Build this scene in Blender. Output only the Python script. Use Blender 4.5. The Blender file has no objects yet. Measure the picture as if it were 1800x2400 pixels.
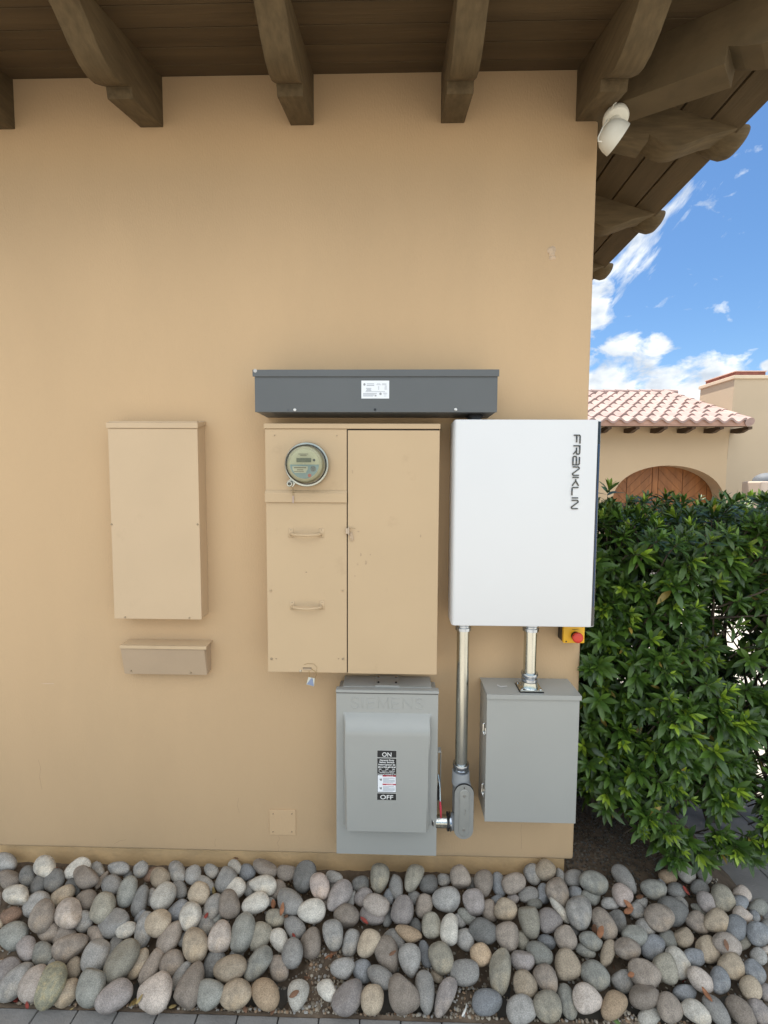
import bpy, bmesh, math, random
import numpy as np
from mathutils import Vector, Matrix
PI = math.pi
R_ = math.radians
random.seed(7)
SC = bpy.context.scene
COL = SC.collection

# ------------------------------------------------------------------ camera
PITCH, YAW, ROLL = R_(3.72), R_(1.33), R_(.28)
FPX = 1040.0
CAM = Vector((0, -1.75, 1.68))
F_ = Vector((-math.sin(YAW) * math.cos(PITCH), math.cos(YAW) * math.cos(PITCH), -math.sin(PITCH)))
RT = Vector((math.cos(YAW), math.sin(YAW), 0))
UP = RT.cross(F_)
RT2 = RT * math.cos(ROLL) + UP * math.sin(ROLL)
UP2 = -RT * math.sin(ROLL) + UP * math.cos(ROLL)
cd = bpy.data.cameras.new('camera')
cam = bpy.data.objects.new('camera', cd)
COL.objects.link(cam)
M = Matrix((RT2, UP2, -F_)).transposed().to_4x4()
M.translation = CAM
cam.matrix_world = M
cd.sensor_fit = 'VERTICAL'
cd.sensor_height = 36
cd.lens = FPX / 2400 * 36
cd.clip_start = .02
cd.clip_end = 3000
SC.camera = cam

# ------------------------------------------------------------------ light
SUNV = Vector((-.45, .85, 2.9)).normalized()
sd = bpy.data.lights.new('sun', 'SUN')
sd.energy = 5.0
sd.angle = R_(.5)
sd.color = (1, .95, .87)
so = bpy.data.objects.new('sun', sd)
COL.objects.link(so)
so.rotation_euler = SUNV.to_track_quat('Z', 'Y').to_euler()
so.location = (0, 0, 8)
SC.view_settings.view_transform = 'Standard'
SC.view_settings.look = 'None'
SC.view_settings.exposure = 1.02
SC.view_settings.gamma = 1
SC.cycles.max_bounces = 8
SC.cycles.diffuse_bounces = 5
SC.cycles.use_denoising = True

# sky: Nishita plus procedural clouds, all by direction
w = bpy.data.worlds.new('World')
SC.world = w
w.use_nodes = True
nt = w.node_tree
nt.nodes.clear()
def N(t, **k):
    n = nt.nodes.new(t)
    for a, b in k.items():
        setattr(n, a, b)
    return n
def LK(a, b):
    nt.links.new(a, b)
sky = N('ShaderNodeTexSky', sky_type='NISHITA', sun_disc=False)
sky.sun_elevation = math.asin(SUNV.z)
sky.sun_rotation = math.atan2(SUNV.x, SUNV.y)
sky.air_density = 1.0
sky.dust_density = .6
sky.ozone_density = 2.2
hs = N('ShaderNodeHueSaturation')
hs.inputs['Saturation'].default_value = 1.22
hs.inputs['Value'].default_value = .84
LK(sky.outputs[0], hs.inputs['Color'])
tc = N('ShaderNodeTexCoord')
sx = N('ShaderNodeSeparateXYZ')
LK(tc.outputs['Generated'], sx.inputs[0])
def MA(op, a, b=None, c=None, clamp=False):
    n = N('ShaderNodeMath', operation=op, use_clamp=clamp)
    for i, v in enumerate((a, b, c)):
        if v is None:
            continue
        if isinstance(v, (int, float)):
            n.inputs[i].default_value = v
        else:
            LK(v, n.inputs[i])
    return n.outputs[0]
az = MA('MULTIPLY', MA('ARCTAN2', sx.outputs[0], sx.outputs[1]), 57.2958)
el = MA('MULTIPLY', MA('ARCSINE', sx.outputs[2]), 57.2958)
def blob(a0, e0, ra, re, tilt=0):
    da, de = MA('SUBTRACT', az, a0), MA('SUBTRACT', el, e0)
    c, s = math.cos(R_(tilt)), math.sin(R_(tilt))
    u = MA('DIVIDE', MA('ADD', MA('MULTIPLY', da, c), MA('MULTIPLY', de, s)), ra)
    v = MA('DIVIDE', MA('SUBTRACT', MA('MULTIPLY', de, c), MA('MULTIPLY', da, s)), re)
    r = MA('ADD', MA('MULTIPLY', u, u), MA('MULTIPLY', v, v))
    return MA('SUBTRACT', 1.0, MA('SQRT', r), clamp=True)
cb = N('ShaderNodeCombineXYZ')
LK(MA('MULTIPLY', az, .1), cb.inputs[0])
LK(MA('MULTIPLY', el, .16), cb.inputs[1])
nz = N('ShaderNodeTexNoise')
nz.inputs['Scale'].default_value = 2.7
nz.inputs['Detail'].default_value = 12
nz.inputs['Roughness'].default_value = .56
nz.inputs['Distortion'].default_value = .35
LK(cb.outputs[0], nz.inputs['Vector'])
cb2 = N('ShaderNodeCombineXYZ')      # stretched diagonal streaks
LK(MA('ADD', MA('MULTIPLY', az, .16), MA('MULTIPLY', el, .13)), cb2.inputs[0])
LK(MA('SUBTRACT', MA('MULTIPLY', el, .5), MA('MULTIPLY', az, .5)), cb2.inputs[1])
nz2 = N('ShaderNodeTexNoise')
nz2.inputs['Scale'].default_value = 1.3
nz2.inputs['Detail'].default_value = 10
nz2.inputs['Roughness'].default_value = .6
LK(cb2.outputs[0], nz2.inputs['Vector'])
CLOUDS = dict(
 bank=[(24.5, 10.0, 8.5, 8.6, -8), (32, 9.0, 12, 5.2, 0), (23.4, 19.3, 2.6, 4.0, 0), (30.0, 14.6, 2.8, 1.7, 0), (42.5, 12.2, 2.6, 1.8, 0), (39.2, 11.4, 1.4, 1.0, 0),
       (-20, 8, 30, 7, 0), (75, 9, 32, 6, 0), (140, 48, 80, 48, 0), (-140, 50, 80, 48, 0), (-95, 40, 40, 40, 0), (100, 62, 40, 26, 0)],  # widest high banks lie out of view behind the camera, added as soft light
 wisp=[(27.2, 24.6, 10, 4.0, 43), (34.3, 11.3, 4.2, .7, 14), (70, 45, 25, 14, 30), (-60, 40, 30, 16, 20)])
def union(lst):
    o = None
    for b in lst:
        k = blob(*b)
        o = k if o is None else MA('MAXIMUM', o, k)
    return o
bank = MA('SUBTRACT', MA('MULTIPLY_ADD', union(CLOUDS['bank']), 1.9, MA('MULTIPLY', MA('SUBTRACT', nz.outputs[0], .5), 4.0)), .46)
bank = MA('MULTIPLY', bank, 1.7, clamp=True)
wisp = MA('SUBTRACT', MA('MULTIPLY_ADD', union(CLOUDS['wisp']), 1.55, MA('MULTIPLY', MA('SUBTRACT', nz2.outputs[0], .5), 3.6)), .60)
wisp = MA('MULTIPLY', wisp, .95, clamp=True)
cov = MA('MAXIMUM', bank, wisp)
cr = N('ShaderNodeValToRGB')
cr.color_ramp.elements[0].position = .35
cr.color_ramp.elements[0].color = (3.3, 3.7, 4.2, 1)
cr.color_ramp.elements[1].position = .62
cr.color_ramp.elements[1].color = (5.6, 5.8, 5.85, 1)
nz3 = N('ShaderNodeTexNoise')
nz3.inputs['Scale'].default_value = 2.6
nz3.inputs['Detail'].default_value = 7
LK(cb.outputs[0], nz3.inputs['Vector'])
LK(nz3.outputs[0], cr.inputs[0])
mx = N('ShaderNodeMix', data_type='RGBA')
LK(cov, mx.inputs[0])
LK(hs.outputs[0], mx.inputs[6])
# unseen clouds behind the camera get extra brightness, added to light the wall
vm = N('ShaderNodeVectorMath', operation='SCALE')
LK(cr.outputs[0], vm.inputs[0])
LK(MA('MULTIPLY_ADD', MA('MULTIPLY', sx.outputs[1], -1.0, clamp=True), 2.5, 1.0), vm.inputs[3])
LK(vm.outputs[0], mx.inputs[7])
bg = N('ShaderNodeBackground')
bg.inputs[1].default_value = .10
LK(mx.outputs[2], bg.inputs[0])
wo = N('ShaderNodeOutputWorld')
LK(bg.outputs[0], wo.inputs[0])

# ------------------------------------------------------------------ helpers
def ray(px, py):
    return F_ + RT2 * ((px - 900) / FPX) + UP2 * ((1200 - py) / FPX)
def P(px, py, Y):
    """real point on the vertical plane Y seen at this place of the photograph"""
    d = ray(px, py)
    t = (Y - CAM.y) / d.y
    return CAM + d * t
def XZ(px, py, Y):
    p = P(px, py, Y)
    return p.x, p.z

MATS = {}
def srgb(c):
    return tuple(((v / 255) / 12.92 if v / 255 <= .04045 else ((v / 255 + .055) / 1.055) ** 2.4) for v in c)
def mat(name, col, rough=.6, metal=0, var=.06, vscale=4, bump=0, bscale=200, bdetail=4, spec=.5, dirt=None, dirt_amt=0, dirt_scale=3, dlo=.5, dhi=.75, coat=0, stretch=None, attr=None, trans=0, emit=None):
    """procedural material; colours are linear base colours"""
    if name in MATS:
        return MATS[name]
    m = bpy.data.materials.new(name)
    MATS[name] = m
    m.use_nodes = True
    t = m.node_tree
    b = t.nodes['Principled BSDF']
    b.inputs['Roughness'].default_value = rough
    b.inputs['Metallic'].default_value = metal
    b.inputs['Specular IOR Level'].default_value = spec
    b.inputs['Coat Weight'].default_value = coat
    b.inputs['Transmission Weight'].default_value = trans
    if emit:
        b.inputs['Emission Color'].default_value = (*emit[0], 1)
        b.inputs['Emission Strength'].default_value = emit[1]
    co = t.nodes.new('ShaderNodeTexCoord')
    vec = co.outputs['Object']
    mp = t.nodes.new('ShaderNodeMapping')
    t.links.new(vec, mp.inputs[0])
    if stretch:
        mp.inputs['Scale'].default_value = stretch
    vec = mp.outputs[0]
    n = t.nodes.new('ShaderNodeTexNoise')
    n.inputs['Scale'].default_value = vscale
    n.inputs['Detail'].default_value = 6
    t.links.new(vec, n.inputs['Vector'])
    mr = t.nodes.new('ShaderNodeMapRange')
    mr.inputs[1].default_value = .3
    mr.inputs[2].default_value = .7
    mr.inputs[3].default_value = 1 - var
    mr.inputs[4].default_value = 1 + var
    t.links.new(n.outputs[0], mr.inputs[0])
    mul = t.nodes.new('ShaderNodeMix')
    mul.data_type = 'RGBA'
    mul.blend_type = 'MULTIPLY'
    mul.inputs[0].default_value = 1
    mul.inputs[6].default_value = (*col, 1)
    if attr:
        at = t.nodes.new('ShaderNodeAttribute')
        at.attribute_name = attr
        t.links.new(at.outputs['Color'], mul.inputs[6])
    t.links.new(mr.outputs[0], mul.inputs[7])
    out = mul.outputs[2]
    if dirt:
        n2 = t.nodes.new('ShaderNodeTexNoise')
        n2.inputs['Scale'].default_value = dirt_scale
        n2.inputs['Detail'].default_value = 8
        n2.inputs['Roughness'].default_value = .65
        t.links.new(vec, n2.inputs['Vector'])
        r2 = t.nodes.new('ShaderNodeMapRange')
        r2.inputs[1].default_value = dlo
        r2.inputs[2].default_value = .75
        r2.inputs[3].default_value = 0
        r2.inputs[4].default_value = dirt_amt
        t.links.new(n2.outputs[0], r2.inputs[0])
        m2 = t.nodes.new('ShaderNodeMix')
        m2.data_type = 'RGBA'
        t.links.new(r2.outputs[0], m2.inputs[0])
        t.links.new(out, m2.inputs[6])
        m2.inputs[7].default_value = (*dirt, 1)
        out = m2.outputs[2]
    t.links.new(out, b.inputs['Base Color'])
    if bump:
        n3 = t.nodes.new('ShaderNodeTexNoise')
        n3.inputs['Scale'].default_value = bscale
        n3.inputs['Detail'].default_value = bdetail
        t.links.new(vec, n3.inputs['Vector'])
        bp = t.nodes.new('ShaderNodeBump')
        bp.inputs['Strength'].default_value = bump
        bp.inputs['Distance'].default_value = .002
        t.links.new(n3.outputs[0], bp.inputs['Height'])
        t.links.new(bp.outputs[0], b.inputs['Normal'])
    return m

class MB:
    def __init__(s):
        s.v, s.f = [], []
    def add(s, vs, fs):
        o = len(s.v)
        s.v += [tuple(v) for v in vs]
        s.f += [tuple(i + o for i in f) for f in fs]
        return s
    def box(s, x0, x1, y0, y1, z0, z1):
        x0, x1 = sorted((x0, x1)); y0, y1 = sorted((y0, y1)); z0, z1 = sorted((z0, z1))
        v = [(x, y, z) for x in (x0, x1) for y in (y0, y1) for z in (z0, z1)]
        return s.add(v, [(0, 1, 3, 2), (4, 6, 7, 5), (0, 4, 5, 1), (2, 3, 7, 6), (0, 2, 6, 4), (1, 5, 7, 3)])
    def hexa(s, bot, top):
        n = len(bot)
        fs = [tuple(range(n))[::-1], tuple(range(n, 2 * n))] + [(i, (i + 1) % n, n + (i + 1) % n, n + i) for i in range(n)]
        return s.add(list(bot) + list(top), fs)
    def prism(s, poly, axis, a, b):
        """poly of 2D points extruded along axis (0,1,2) from a to b"""
        def mk(p, t):
            q = list(p)
            q.insert(axis, t)
            return q
        return s.hexa([mk(p, a) for p in poly], [mk(p, b) for p in poly])
    def tube(s, pts, r, n=12, cap=True):
        pts = [Vector(p) for p in pts]
        rs = r if isinstance(r, (list, tuple)) else [r] * len(pts)
        ref = None
        rings = []
        for i, p in enumerate(pts):
            d = (pts[min(i + 1, len(pts) - 1)] - pts[max(i - 1, 0)]).normalized()
            if ref is None:
                ref = d.orthogonal().normalized()
            ref = (ref - d * ref.dot(d)).normalized()
            q = d.cross(ref)
            rings.append([p + (ref * math.cos(2 * PI * k / n) + q * math.sin(2 * PI * k / n)) * rs[i] for k in range(n)])
        v = [x for g in rings for x in g]
        f = [(i * n + k, i * n + (k + 1) % n, (i + 1) * n + (k + 1) % n, (i + 1) * n + k) for i in range(len(pts) - 1) for k in range(n)]
        if cap:
            f += [tuple(range(n))[::-1], tuple(range((len(pts) - 1) * n, len(pts) * n))]
        return s.add(v, f)
    def lathe(s, prof, o, axis, n=32, cap=True):
        """prof: (distance along axis, radius)"""
        axis = Vector(axis).normalized()
        e = axis.orthogonal().normalized()
        g = axis.cross(e)
        o = Vector(o)
        v = [o + axis * h + (e * math.cos(2 * PI * k / n) + g * math.sin(2 * PI * k / n)) * r for h, r in prof for k in range(n)]
        m = len(prof)
        f = [(i * n + k, i * n + (k + 1) % n, (i + 1) * n + (k + 1) % n, (i + 1) * n + k) for i in range(m - 1) for k in range(n)]
        if cap:
            f += [tuple(range(n))[::-1], tuple(range((m - 1) * n, m * n))]
        return s.add(v, f)
    def build(s, name, m, parent=None, bevel=0, seg=2, smooth=None, fix=True):
        me = bpy.data.meshes.new(name)
        me.from_pydata([tuple(v) for v in s.v], [], s.f)
        bm = bmesh.new()
        bm.from_mesh(me)
        if fix:
            bmesh.ops.recalc_face_normals(bm, faces=bm.faces)
        if bevel:
            es = [e for e in bm.edges if len(e.link_faces) == 2 and e.calc_face_angle(0) > .6]
            bmesh.ops.bevel(bm, geom=es, offset=bevel, segments=seg, affect='EDGES', profile=.5, clamp_overlap=True)
        if smooth is not None:
            for f in bm.faces:
                f.smooth = True
            for e in bm.edges:
                if len(e.link_faces) == 2 and e.calc_face_angle(0) > R_(smooth):
                    e.smooth = False
        bm.to_mesh(me)
        bm.free()
        me.materials.append(m)
        o = bpy.data.objects.new(name, me)
        COL.objects.link(o)
        if parent:
            o.parent = parent
            o.matrix_parent_inverse = PI_INV(parent)
        return o
def PI_INV(p):
    return Matrix.Translation(-p.location)
def thing(name, label, cat, loc=(0, 0, 0), group=None):
    o = bpy.data.objects.new(name, None)
    o.empty_display_size = .05
    o.location = loc
    COL.objects.link(o)
    o['label'] = label
    o['category'] = cat
    if group:
        o['group'] = group
    return o
def tag(o, label, cat, group=None):
    o['label'] = label
    o['category'] = cat
    if group:
        o['group'] = group
    return o
def structure(o, kind='structure'):
    o['kind'] = kind
    return o
def text(name, s, h, pos, m, parent, width=None, bold=0, extrude=.0004, rot=0, bevel=0, align='CENTER'):
    """lettering lying on a plane that faces -Y; h = capital height, pos = centre of the line's baseline"""
    cu = bpy.data.curves.new(name, 'FONT')
    cu.body = s
    cu.size = h / .73
    cu.align_x = align
    cu.extrude = extrude
    cu.offset = bold
    cu.bevel_depth = bevel
    cu.resolution_u = 3
    o = bpy.data.objects.new(name, cu)
    COL.objects.link(o)
    bpy.context.view_layer.update()
    me = bpy.data.meshes.new_from_object(o.evaluated_get(bpy.context.evaluated_depsgraph_get()))
    bpy.data.objects.remove(o)
    xs = [v.co.x for v in me.vertices]
    k = width / (max(xs) - min(xs)) if width else 1
    T = Matrix.Translation(pos) @ Matrix.Rotation(PI / 2, 4, 'X') @ Matrix.Rotation(rot, 4, 'Z') @ Matrix.Diagonal((k, 1, 1, 1))
    me.transform(T)
    me.materials.clear()
    me.materials.append(m)
    o = bpy.data.objects.new(name, me)
    COL.objects.link(o)
    o.parent = parent
    o.matrix_parent_inverse = PI_INV(parent)
    return o
def joined(objs):
    """merge several text meshes of one label into the first"""
    bm = bmesh.new()
    for o in objs:
        bm.from_mesh(o.data)
    bm.to_mesh(objs[0].data)
    bm.free()
    for o in objs[1:]:
        bpy.data.objects.remove(o)
    return objs[0]
def noise3(seed):
    rs = np.random.RandomState(seed)
    K = rs.normal(size=(9, 3)); K /= np.linalg.norm(K, axis=1)[:, None]
    Fq = rs.uniform(1.2, 3.4, 9); ph = rs.uniform(0, 6.28, 9)
    def f(p):
        return (np.cos((p @ K.T) * Fq + ph) / Fq).sum(axis=1) / 2.2
    return f

# ------------------------------------------------------------------ materials
STUCCO = mat('stucco', (.525, .365, .212), .9, var=.05, vscale=1.6, bump=.55, bscale=170, spec=.2, stretch=(1, 1, .4), dirt=(.43, .31, .185), dirt_amt=.22, dirt_scale=2.2)
PLINTH = mat('plinth_stucco', (.52, .35, .18), .95, var=.12, vscale=6, bump=1.2, bscale=60, spec=.1, dirt=(.30, .22, .13), dirt_amt=.45, dirt_scale=9)
WOOD = mat('brown_timber', (.103, .073, .038),   .8, var=.20, vscale=14, bump=.8, bscale=30, bdetail=10, spec=.2, stretch=(4, .7, 4), dirt=(.06, .040, .020), dirt_amt=.5, dirt_scale=6)
WOODS = mat('brown_timber_side', (.103, .073, .038),   .8, var=.20, vscale=14, bump=.8, bscale=30, bdetail=10, spec=.2, stretch=(.7, 4, 4), dirt=(.06, .040, .020), dirt_amt=.5, dirt_scale=6)
WOODX = mat('brown_boards', (.090, .061, .031), .8, var=.2, vscale=6, bump=.8, bscale=40, spec=.25, stretch=(.25, 3, 1), dirt=(.05, .034, .018), dirt_amt=.4, dirt_scale=4)
TANP = mat('tan_painted_metal', (.49, .355, .212), .55, var=.03, vscale=3, bump=.15, bscale=260, spec=.35, dirt=(.36, .25, .145), dirt_amt=.42, dirt_scale=7, dlo=.60, dhi=.85)
TANQ = mat('pale_tan_painted_metal', (.53, .39, .245), .55, var=.04, vscale=3, bump=.15, bscale=260, spec=.35, dirt=(.40, .29, .18), dirt_amt=.4, dirt_scale=6, dlo=.6, dhi=.85)
TAND = mat('tan_dull_metal', (.42, .31, .205), .6, var=.04, vscale=4, bump=.2, bscale=200, spec=.3)
GREYD = mat('dark_grey_enamel', (.10, .105, .105), .45, var=.05, vscale=4, bump=.12, bscale=350, spec=.45, dirt=(.10, .105, .105), dirt_amt=.5, dirt_scale=3)
GREYL = mat('light_grey_enamel', (.325, .325, .30), .36, var=.03, vscale=3, bump=.2, bscale=500, spec=.5, dirt=(.29, .29, .265), dirt_amt=.5, dirt_scale=2.5)
GREYB = mat('grey_casting', (.27, .28, .285), .5, var=.06, vscale=9, bump=.5, bscale=160, spec=.5)
WHITE = mat('white_powder_coat', (.65, .645, .635), .38, var=.015, vscale=2, bump=.12, bscale=600, spec=.5)
ZINC = mat('galvanised_steel', (.56, .56, .50), .22, 1, var=.2, vscale=9, bump=.1, bscale=30, stretch=(6, 6, .6), dirt=(.45, .44, .38), dirt_amt=.5, dirt_scale=6)
ZINCB = mat('zinc_fitting', (.42, .46, .51), .17, 1, var=.25, vscale=30, bump=.3, bscale=90)
CHROME = mat('chrome', (.75, .74, .70), .12, 1, var=.05)
CHROME_DARK = mat('chrome_dark_reflection', (.11, .108, .10), .16, 1, var=.05)  # chrome lettering; the dark surroundings it mirrors are put into the base colour
BLACK = mat('black_plastic', (.012, .012, .013), .35, var=.1)
GAPM = mat('dark_gap', (.02, .014, .009), .9, var=.1)
INK = mat('black_ink', (.018, .018, .018), .5, var=.05)
PAPER = mat('white_label', (.74, .76, .78), .5, var=.02)
GREYINK = mat('grey_print', (.30, .32, .35), .6, var=.05)
REDINK = mat('red_print', (.42, .03, .05), .5, var=.05)
REDP = mat('red_plastic', (.62, .045, .025), .35, var=.04)
REDH = mat('red_handle_grip', (.40, .02, .04), .4, var=.05)
YEL = mat('yellow_plastic', (.80, .43, .012), .4, var=.04)
SCREW = mat('screw_metal', (.45, .44, .41), .35, .9, var=.1, vscale=60)
BRASSY = mat('aged_screw', (.33, .26, .17), .5, .5, var=.2, vscale=80)

# ------------------------------------------------------------------ the house
CX = .748                     # right-hand corner of the front wall
WT = 3.20                     # wall top
ZL = .132                     # bottom edge of the stucco
SL = .31                      # roof slope
house = thing('house', 'tan stucco house with exposed brown rafters carrying all the electrical boxes', 'house', (CX, 0, 0))
mb = MB()
mb.box(-7, CX, 0, 8, ZL, WT + .02)
wall = mb.build('wall', STUCCO, house, bevel=.012, seg=3, smooth=40)
mb = MB().box(-7, CX - .03, .012, 7.9, -.1, ZL - .001)
# lumpy plinth front
for i in range(0):
    pass
mb.build('plinth', PLINTH, house, bevel=.008)

def zs(u):
    return WT - SL * u
# soffit boards, front: run along X, mitred at the hip
OV = .56
mb = MB()
u = 0
us = [-.03, .068, .165, .262, .358, .455, OV]
for a, b in zip(us[:-1], us[1:]):
    j = random.uniform(-.0012, .0012)
    g = .0022
    a2, b2 = a + g, b - g
    bot = [(-3.2, -a2, zs(a2) + j), (CX + a2, -a2, zs(a2) + j), (CX + b2, -b2, zs(b2) - j), (-3.2, -b2, zs(b2) - j)]
    mb.hexa(bot, [(p[0], p[1], p[2] + .02) for p in bot])
mb.build('soffit_boards', WOODX, house, bevel=.0015, seg=1)
WOODY = mat('brown_boards_side', (.090, .061, .031), .8, var=.2, vscale=6, bump=.8, bscale=40, spec=.25, stretch=(3, .25, 1), dirt=(.05, .034, .018), dirt_amt=.4, dirt_scale=4)
mb = MB()
us = [-.03, .10, .213, .330, .445, OV]
for a, b in zip(us[:-1], us[1:]):
    g = .0035
    a2, b2 = a + g, b - g
    bot = [(CX + a2, -a2, zs(a2)), (CX + a2, 7, zs(a2)), (CX + b2, 7, zs(b2)), (CX + b2, -b2, zs(b2))]
    mb.hexa(bot, [(p[0], p[1], p[2] + .02) for p in bot])
sb = mb.build('soffit_boards', WOODY, house, bevel=.0015, seg=1)
sb['label'] = 'soffit boards on the side eave, gaps running away from the camera'
# roof body above (solid hip)
mb = MB()
e0, e1, yy0, yy1 = CX + OV, -8, -OV, 9
zb = zs(OV) + .021
def rz(u):
    return zs(u) + .021
half = 4.5
mb.add([(e0, yy0, rz(OV)), (e0, yy1, rz(OV)), (e1, yy1, rz(OV)), (e1, yy0, rz(OV)),
        (e0 + .008, yy0 - .008, rz(OV) + .045), (e0 + .008, yy1, rz(OV) + .045), (e1, yy1, rz(OV) + .045), (e1, yy0 - .008, rz(OV) + .045),
        (e0 - half, yy0 + half, rz(OV) + .045 + half * SL), (e1 + half, yy0 + half, rz(OV) + .045 + half * SL),
        (e0 - half, yy0 + half, rz(OV) + half * SL), (e1 + half, yy0 + half, rz(OV) + half * SL)],
       [(0, 1, 5, 4), (1, 2, 6, 5), (2, 3, 7, 6), (3, 0, 4, 7),
        (4, 5, 8), (5, 6, 9, 8), (6, 7, 9), (7, 4, 8, 9), (0, 10, 1), (1, 10, 11, 2), (2, 11, 3), (3, 11, 10, 0)])
CLAYD = mat('clay_tile_house', (.30, .17, .11), .85, var=.25, vscale=8, bump=.6, bscale=80)
mb.build('roof', mat('roof_edge_board', (.12, .075, .045), .8, var=.2, vscale=8), house)
# eave tiles along the side eave: long barrels whose noses overhang the boards
for k in range(13):
    y0 = -.30 + k * .27
    mb = MB()
    pr = []
    n = 10
    for i in range(n + 1):
        a = PI * i / n
        pr.append((y0 + .075 * math.cos(a), .05 * math.sin(a)))
    for i in range(n, -1, -1):
        a = PI * i / n
        pr.append((y0 + .062 * math.cos(a), .038 * math.sin(a)))
    xo, xi = e0 + .022, e0 - .5
    zo, zi = rz(OV) + .046, rz(OV - .5) + .046
    bot = [(xo, p[0], zo + p[1]) for p in pr]
    top = [(xi, p[0], zi + p[1]) for p in pr]
    m_ = len(pr)
    mb.add(bot + top, [(i, (i + 1) % m_, m_ + (i + 1) % m_, m_ + i) for i in range(m_)] + [(i, i + 1, m_ - 2 - i, m_ - 1 - i) for i in range(n)])
    mb.build('roof_tile', CLAYD, house, smooth=50)

def rafter_profile(pts, top_end):
    top = [(top_end, zs(top_end) - WT + .001), (-.06, SL * .06 + .001)]
    return [(-.06, pts[0][1] + .015)] + pts + top
PF = [(0, -.18), (.198, -.240), (.205, -.207), (.230, -.225), (.262, -.246), (.295, -.256), (.335, -.252), (.38, -.232), (.43, -.197), (.48, -.172), (.52, -.166)]
PS = [(0, -.165), (.211, -.213), (.216, -.186), (.240, -.203), (.272, -.222), (.305, -.231), (.34, -.229), (.385, -.214), (.451, -.190), (.545, -.170)]
def flat_rafter(name, x0, x1):
    pr = rafter_profile(PF, .545)
    a = [(x0, -p[0], WT + p[1]) for p in pr]
    b = [(x1, -p[0], WT + p[1]) for p in pr]
    o = MB().hexa(a, b).build(name, WOOD, house, bevel=.003, seg=2, smooth=33)
    return o
for i, xr in enumerate((-2.59, -2.02, -1.455, -.883, -.311, .252, .752)):
    w_ = .088 if i < 6 else .090
    flat_rafter('rafter', xr - w_, xr)
for i, y0 in enumerate((.055, .590, 1.125, 1.66, 2.2, 2.73, 3.26)):
    pr = rafter_profile(PS, .548)
    a = [(CX + p[0], y0, WT + p[1]) for p in pr]
    b = [(CX + p[0], y0 + .09, WT + p[1]) for p in pr]
    r_ = MB().hexa(a, b).build('rafter', WOODS, house, bevel=.003, seg=2, smooth=33)
    # rounded nose that closes the tail under the eave
    zz = zs(OV)
    mb = MB()
    prof = []
    for j in range(13):
        a_ = -.1 + (PI + .2) * j / 12
        prof.append((y0 + .090 - .080 * math.cos(a_), -.056 * math.sin(a_)))
    n0 = len(prof)
    sect = [(CX + .47, .55), (CX + .50, .8), (CX + .53, .95), (CX + .575, 1.0), (CX + .598, .9), (CX + .610, .65), (CX + .614, .3)]
    vs, fs = [], []
    for X_, s_ in sect:
        zc = zs(min(X_ - CX, OV)) + .022
        for (yy, dz) in prof:
            vs.append((X_, y0 + .095 + (yy - y0 - .095) * (.6 + .4 * s_), zc + dz * s_))
    for a_ in range(len(sect) - 1):
        for b_ in range(n0 - 1):
            fs.append((a_ * n0 + b_, a_ * n0 + b_ + 1, (a_ + 1) * n0 + b_ + 1, (a_ + 1) * n0 + b_))
        fs.append((a_ * n0 + n0 - 1, a_ * n0, (a_ + 1) * n0, (a_ + 1) * n0 + n0 - 1))
    fs += [tuple(range(n0)), tuple(range((len(sect) - 1) * n0, len(sect) * n0))[::-1]]
    MB().add(vs, fs).build('tail_nose', WOODS, r_, smooth=60)
# hip beam, on the diagonal
D = Vector((1, -1, 0)).normalized()
Q = Vector((1, 1, 0)).normalized()
PH = [(-.06, -.17), (.385, -.262), (.392, -.215), (.42, -.235), (.47, -.262), (.52, -.272), (.57, -.266), (.62, -.245), (.68, -.21), (.74, -.175), (.78, -.172)]
O_ = Vector((CX, 0, 0))
pr = [(-.06, .01)] + PH + [(.78, -.172 + .002)]
hp = [(s, z) for s, z in PH] + [(.785, -.785 * SL / 2 ** .5 + .001), (-.06, .013)]
a = [O_ + D * s - Q * .057 + Vector((0, 0, WT + z)) for s, z in hp]
b = [O_ + D * s + Q * .057 + Vector((0, 0, WT + z)) for s, z in hp]
MB().hexa(a, b).build('hip_beam', mat('brown_timber_hip', (.103, .073, .038), .8, var=.15, vscale=14, bump=.8, bscale=40, bdetail=8, spec=.2, dirt=(.06, .040, .020), dirt_amt=.35, dirt_scale=7), house, bevel=.004)

# ------------------------------------------------------------------ lamp under the corner of the eave
LW = mat('lamp_white', (.66, .64, .56), .5, var=.04, vscale=10, dirt=(.4, .36, .28), dirt_amt=.25, dirt_scale=14)
c0 = P(1442, 270, -.085)
lamp = thing('eave_lamp', 'small white cup-shaped lamp on a round base under the eave corner', 'lamp', c0)
c0 = P(1443, 279, -.085)
bn = Vector((-.10, -.55, -1)).normalized()
MB().lathe([(-.022, .034), (-.012, .041), (.004, .042), (.011, .038), (.013, .028)], c0, bn).build('base', LW, lamp, smooth=40)
vd = ray(1440, 320).normalized()
ax = RT2 * .78 - UP2 * .62
ax = (ax - vd * ax.dot(vd)).normalized()
ax = (ax + vd * .10).normalized()
p1 = P(1418, 304, -.115)
MB().lathe([(-.008, .010), (-.003, .025), (.006, .036), (.018, .045), (.036, .0495), (.058, .0505), (.0585, .047), (.02, .042)], p1, ax).build('shade', LW, lamp, smooth=50)
MB().tube([c0, p1 + ax * .02], .02, 12).build('neck', LW, lamp, smooth=60)
MB().tube([P(1424, 280, -.13), P(1412, 300, -.155), P(1402, 322, -.165), P(1402, 331, -.165), P(1410, 332, -.16)], .0022, 8).build('cable', LW, lamp, smooth=60)
MB().tube([P(1432, 268, -.10), P(1434, 256, -.11), P(1438, 246, -.13), P(1446, 238, -.13)], .0016, 8).build('cable', LW, lamp, smooth=60)

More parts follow.
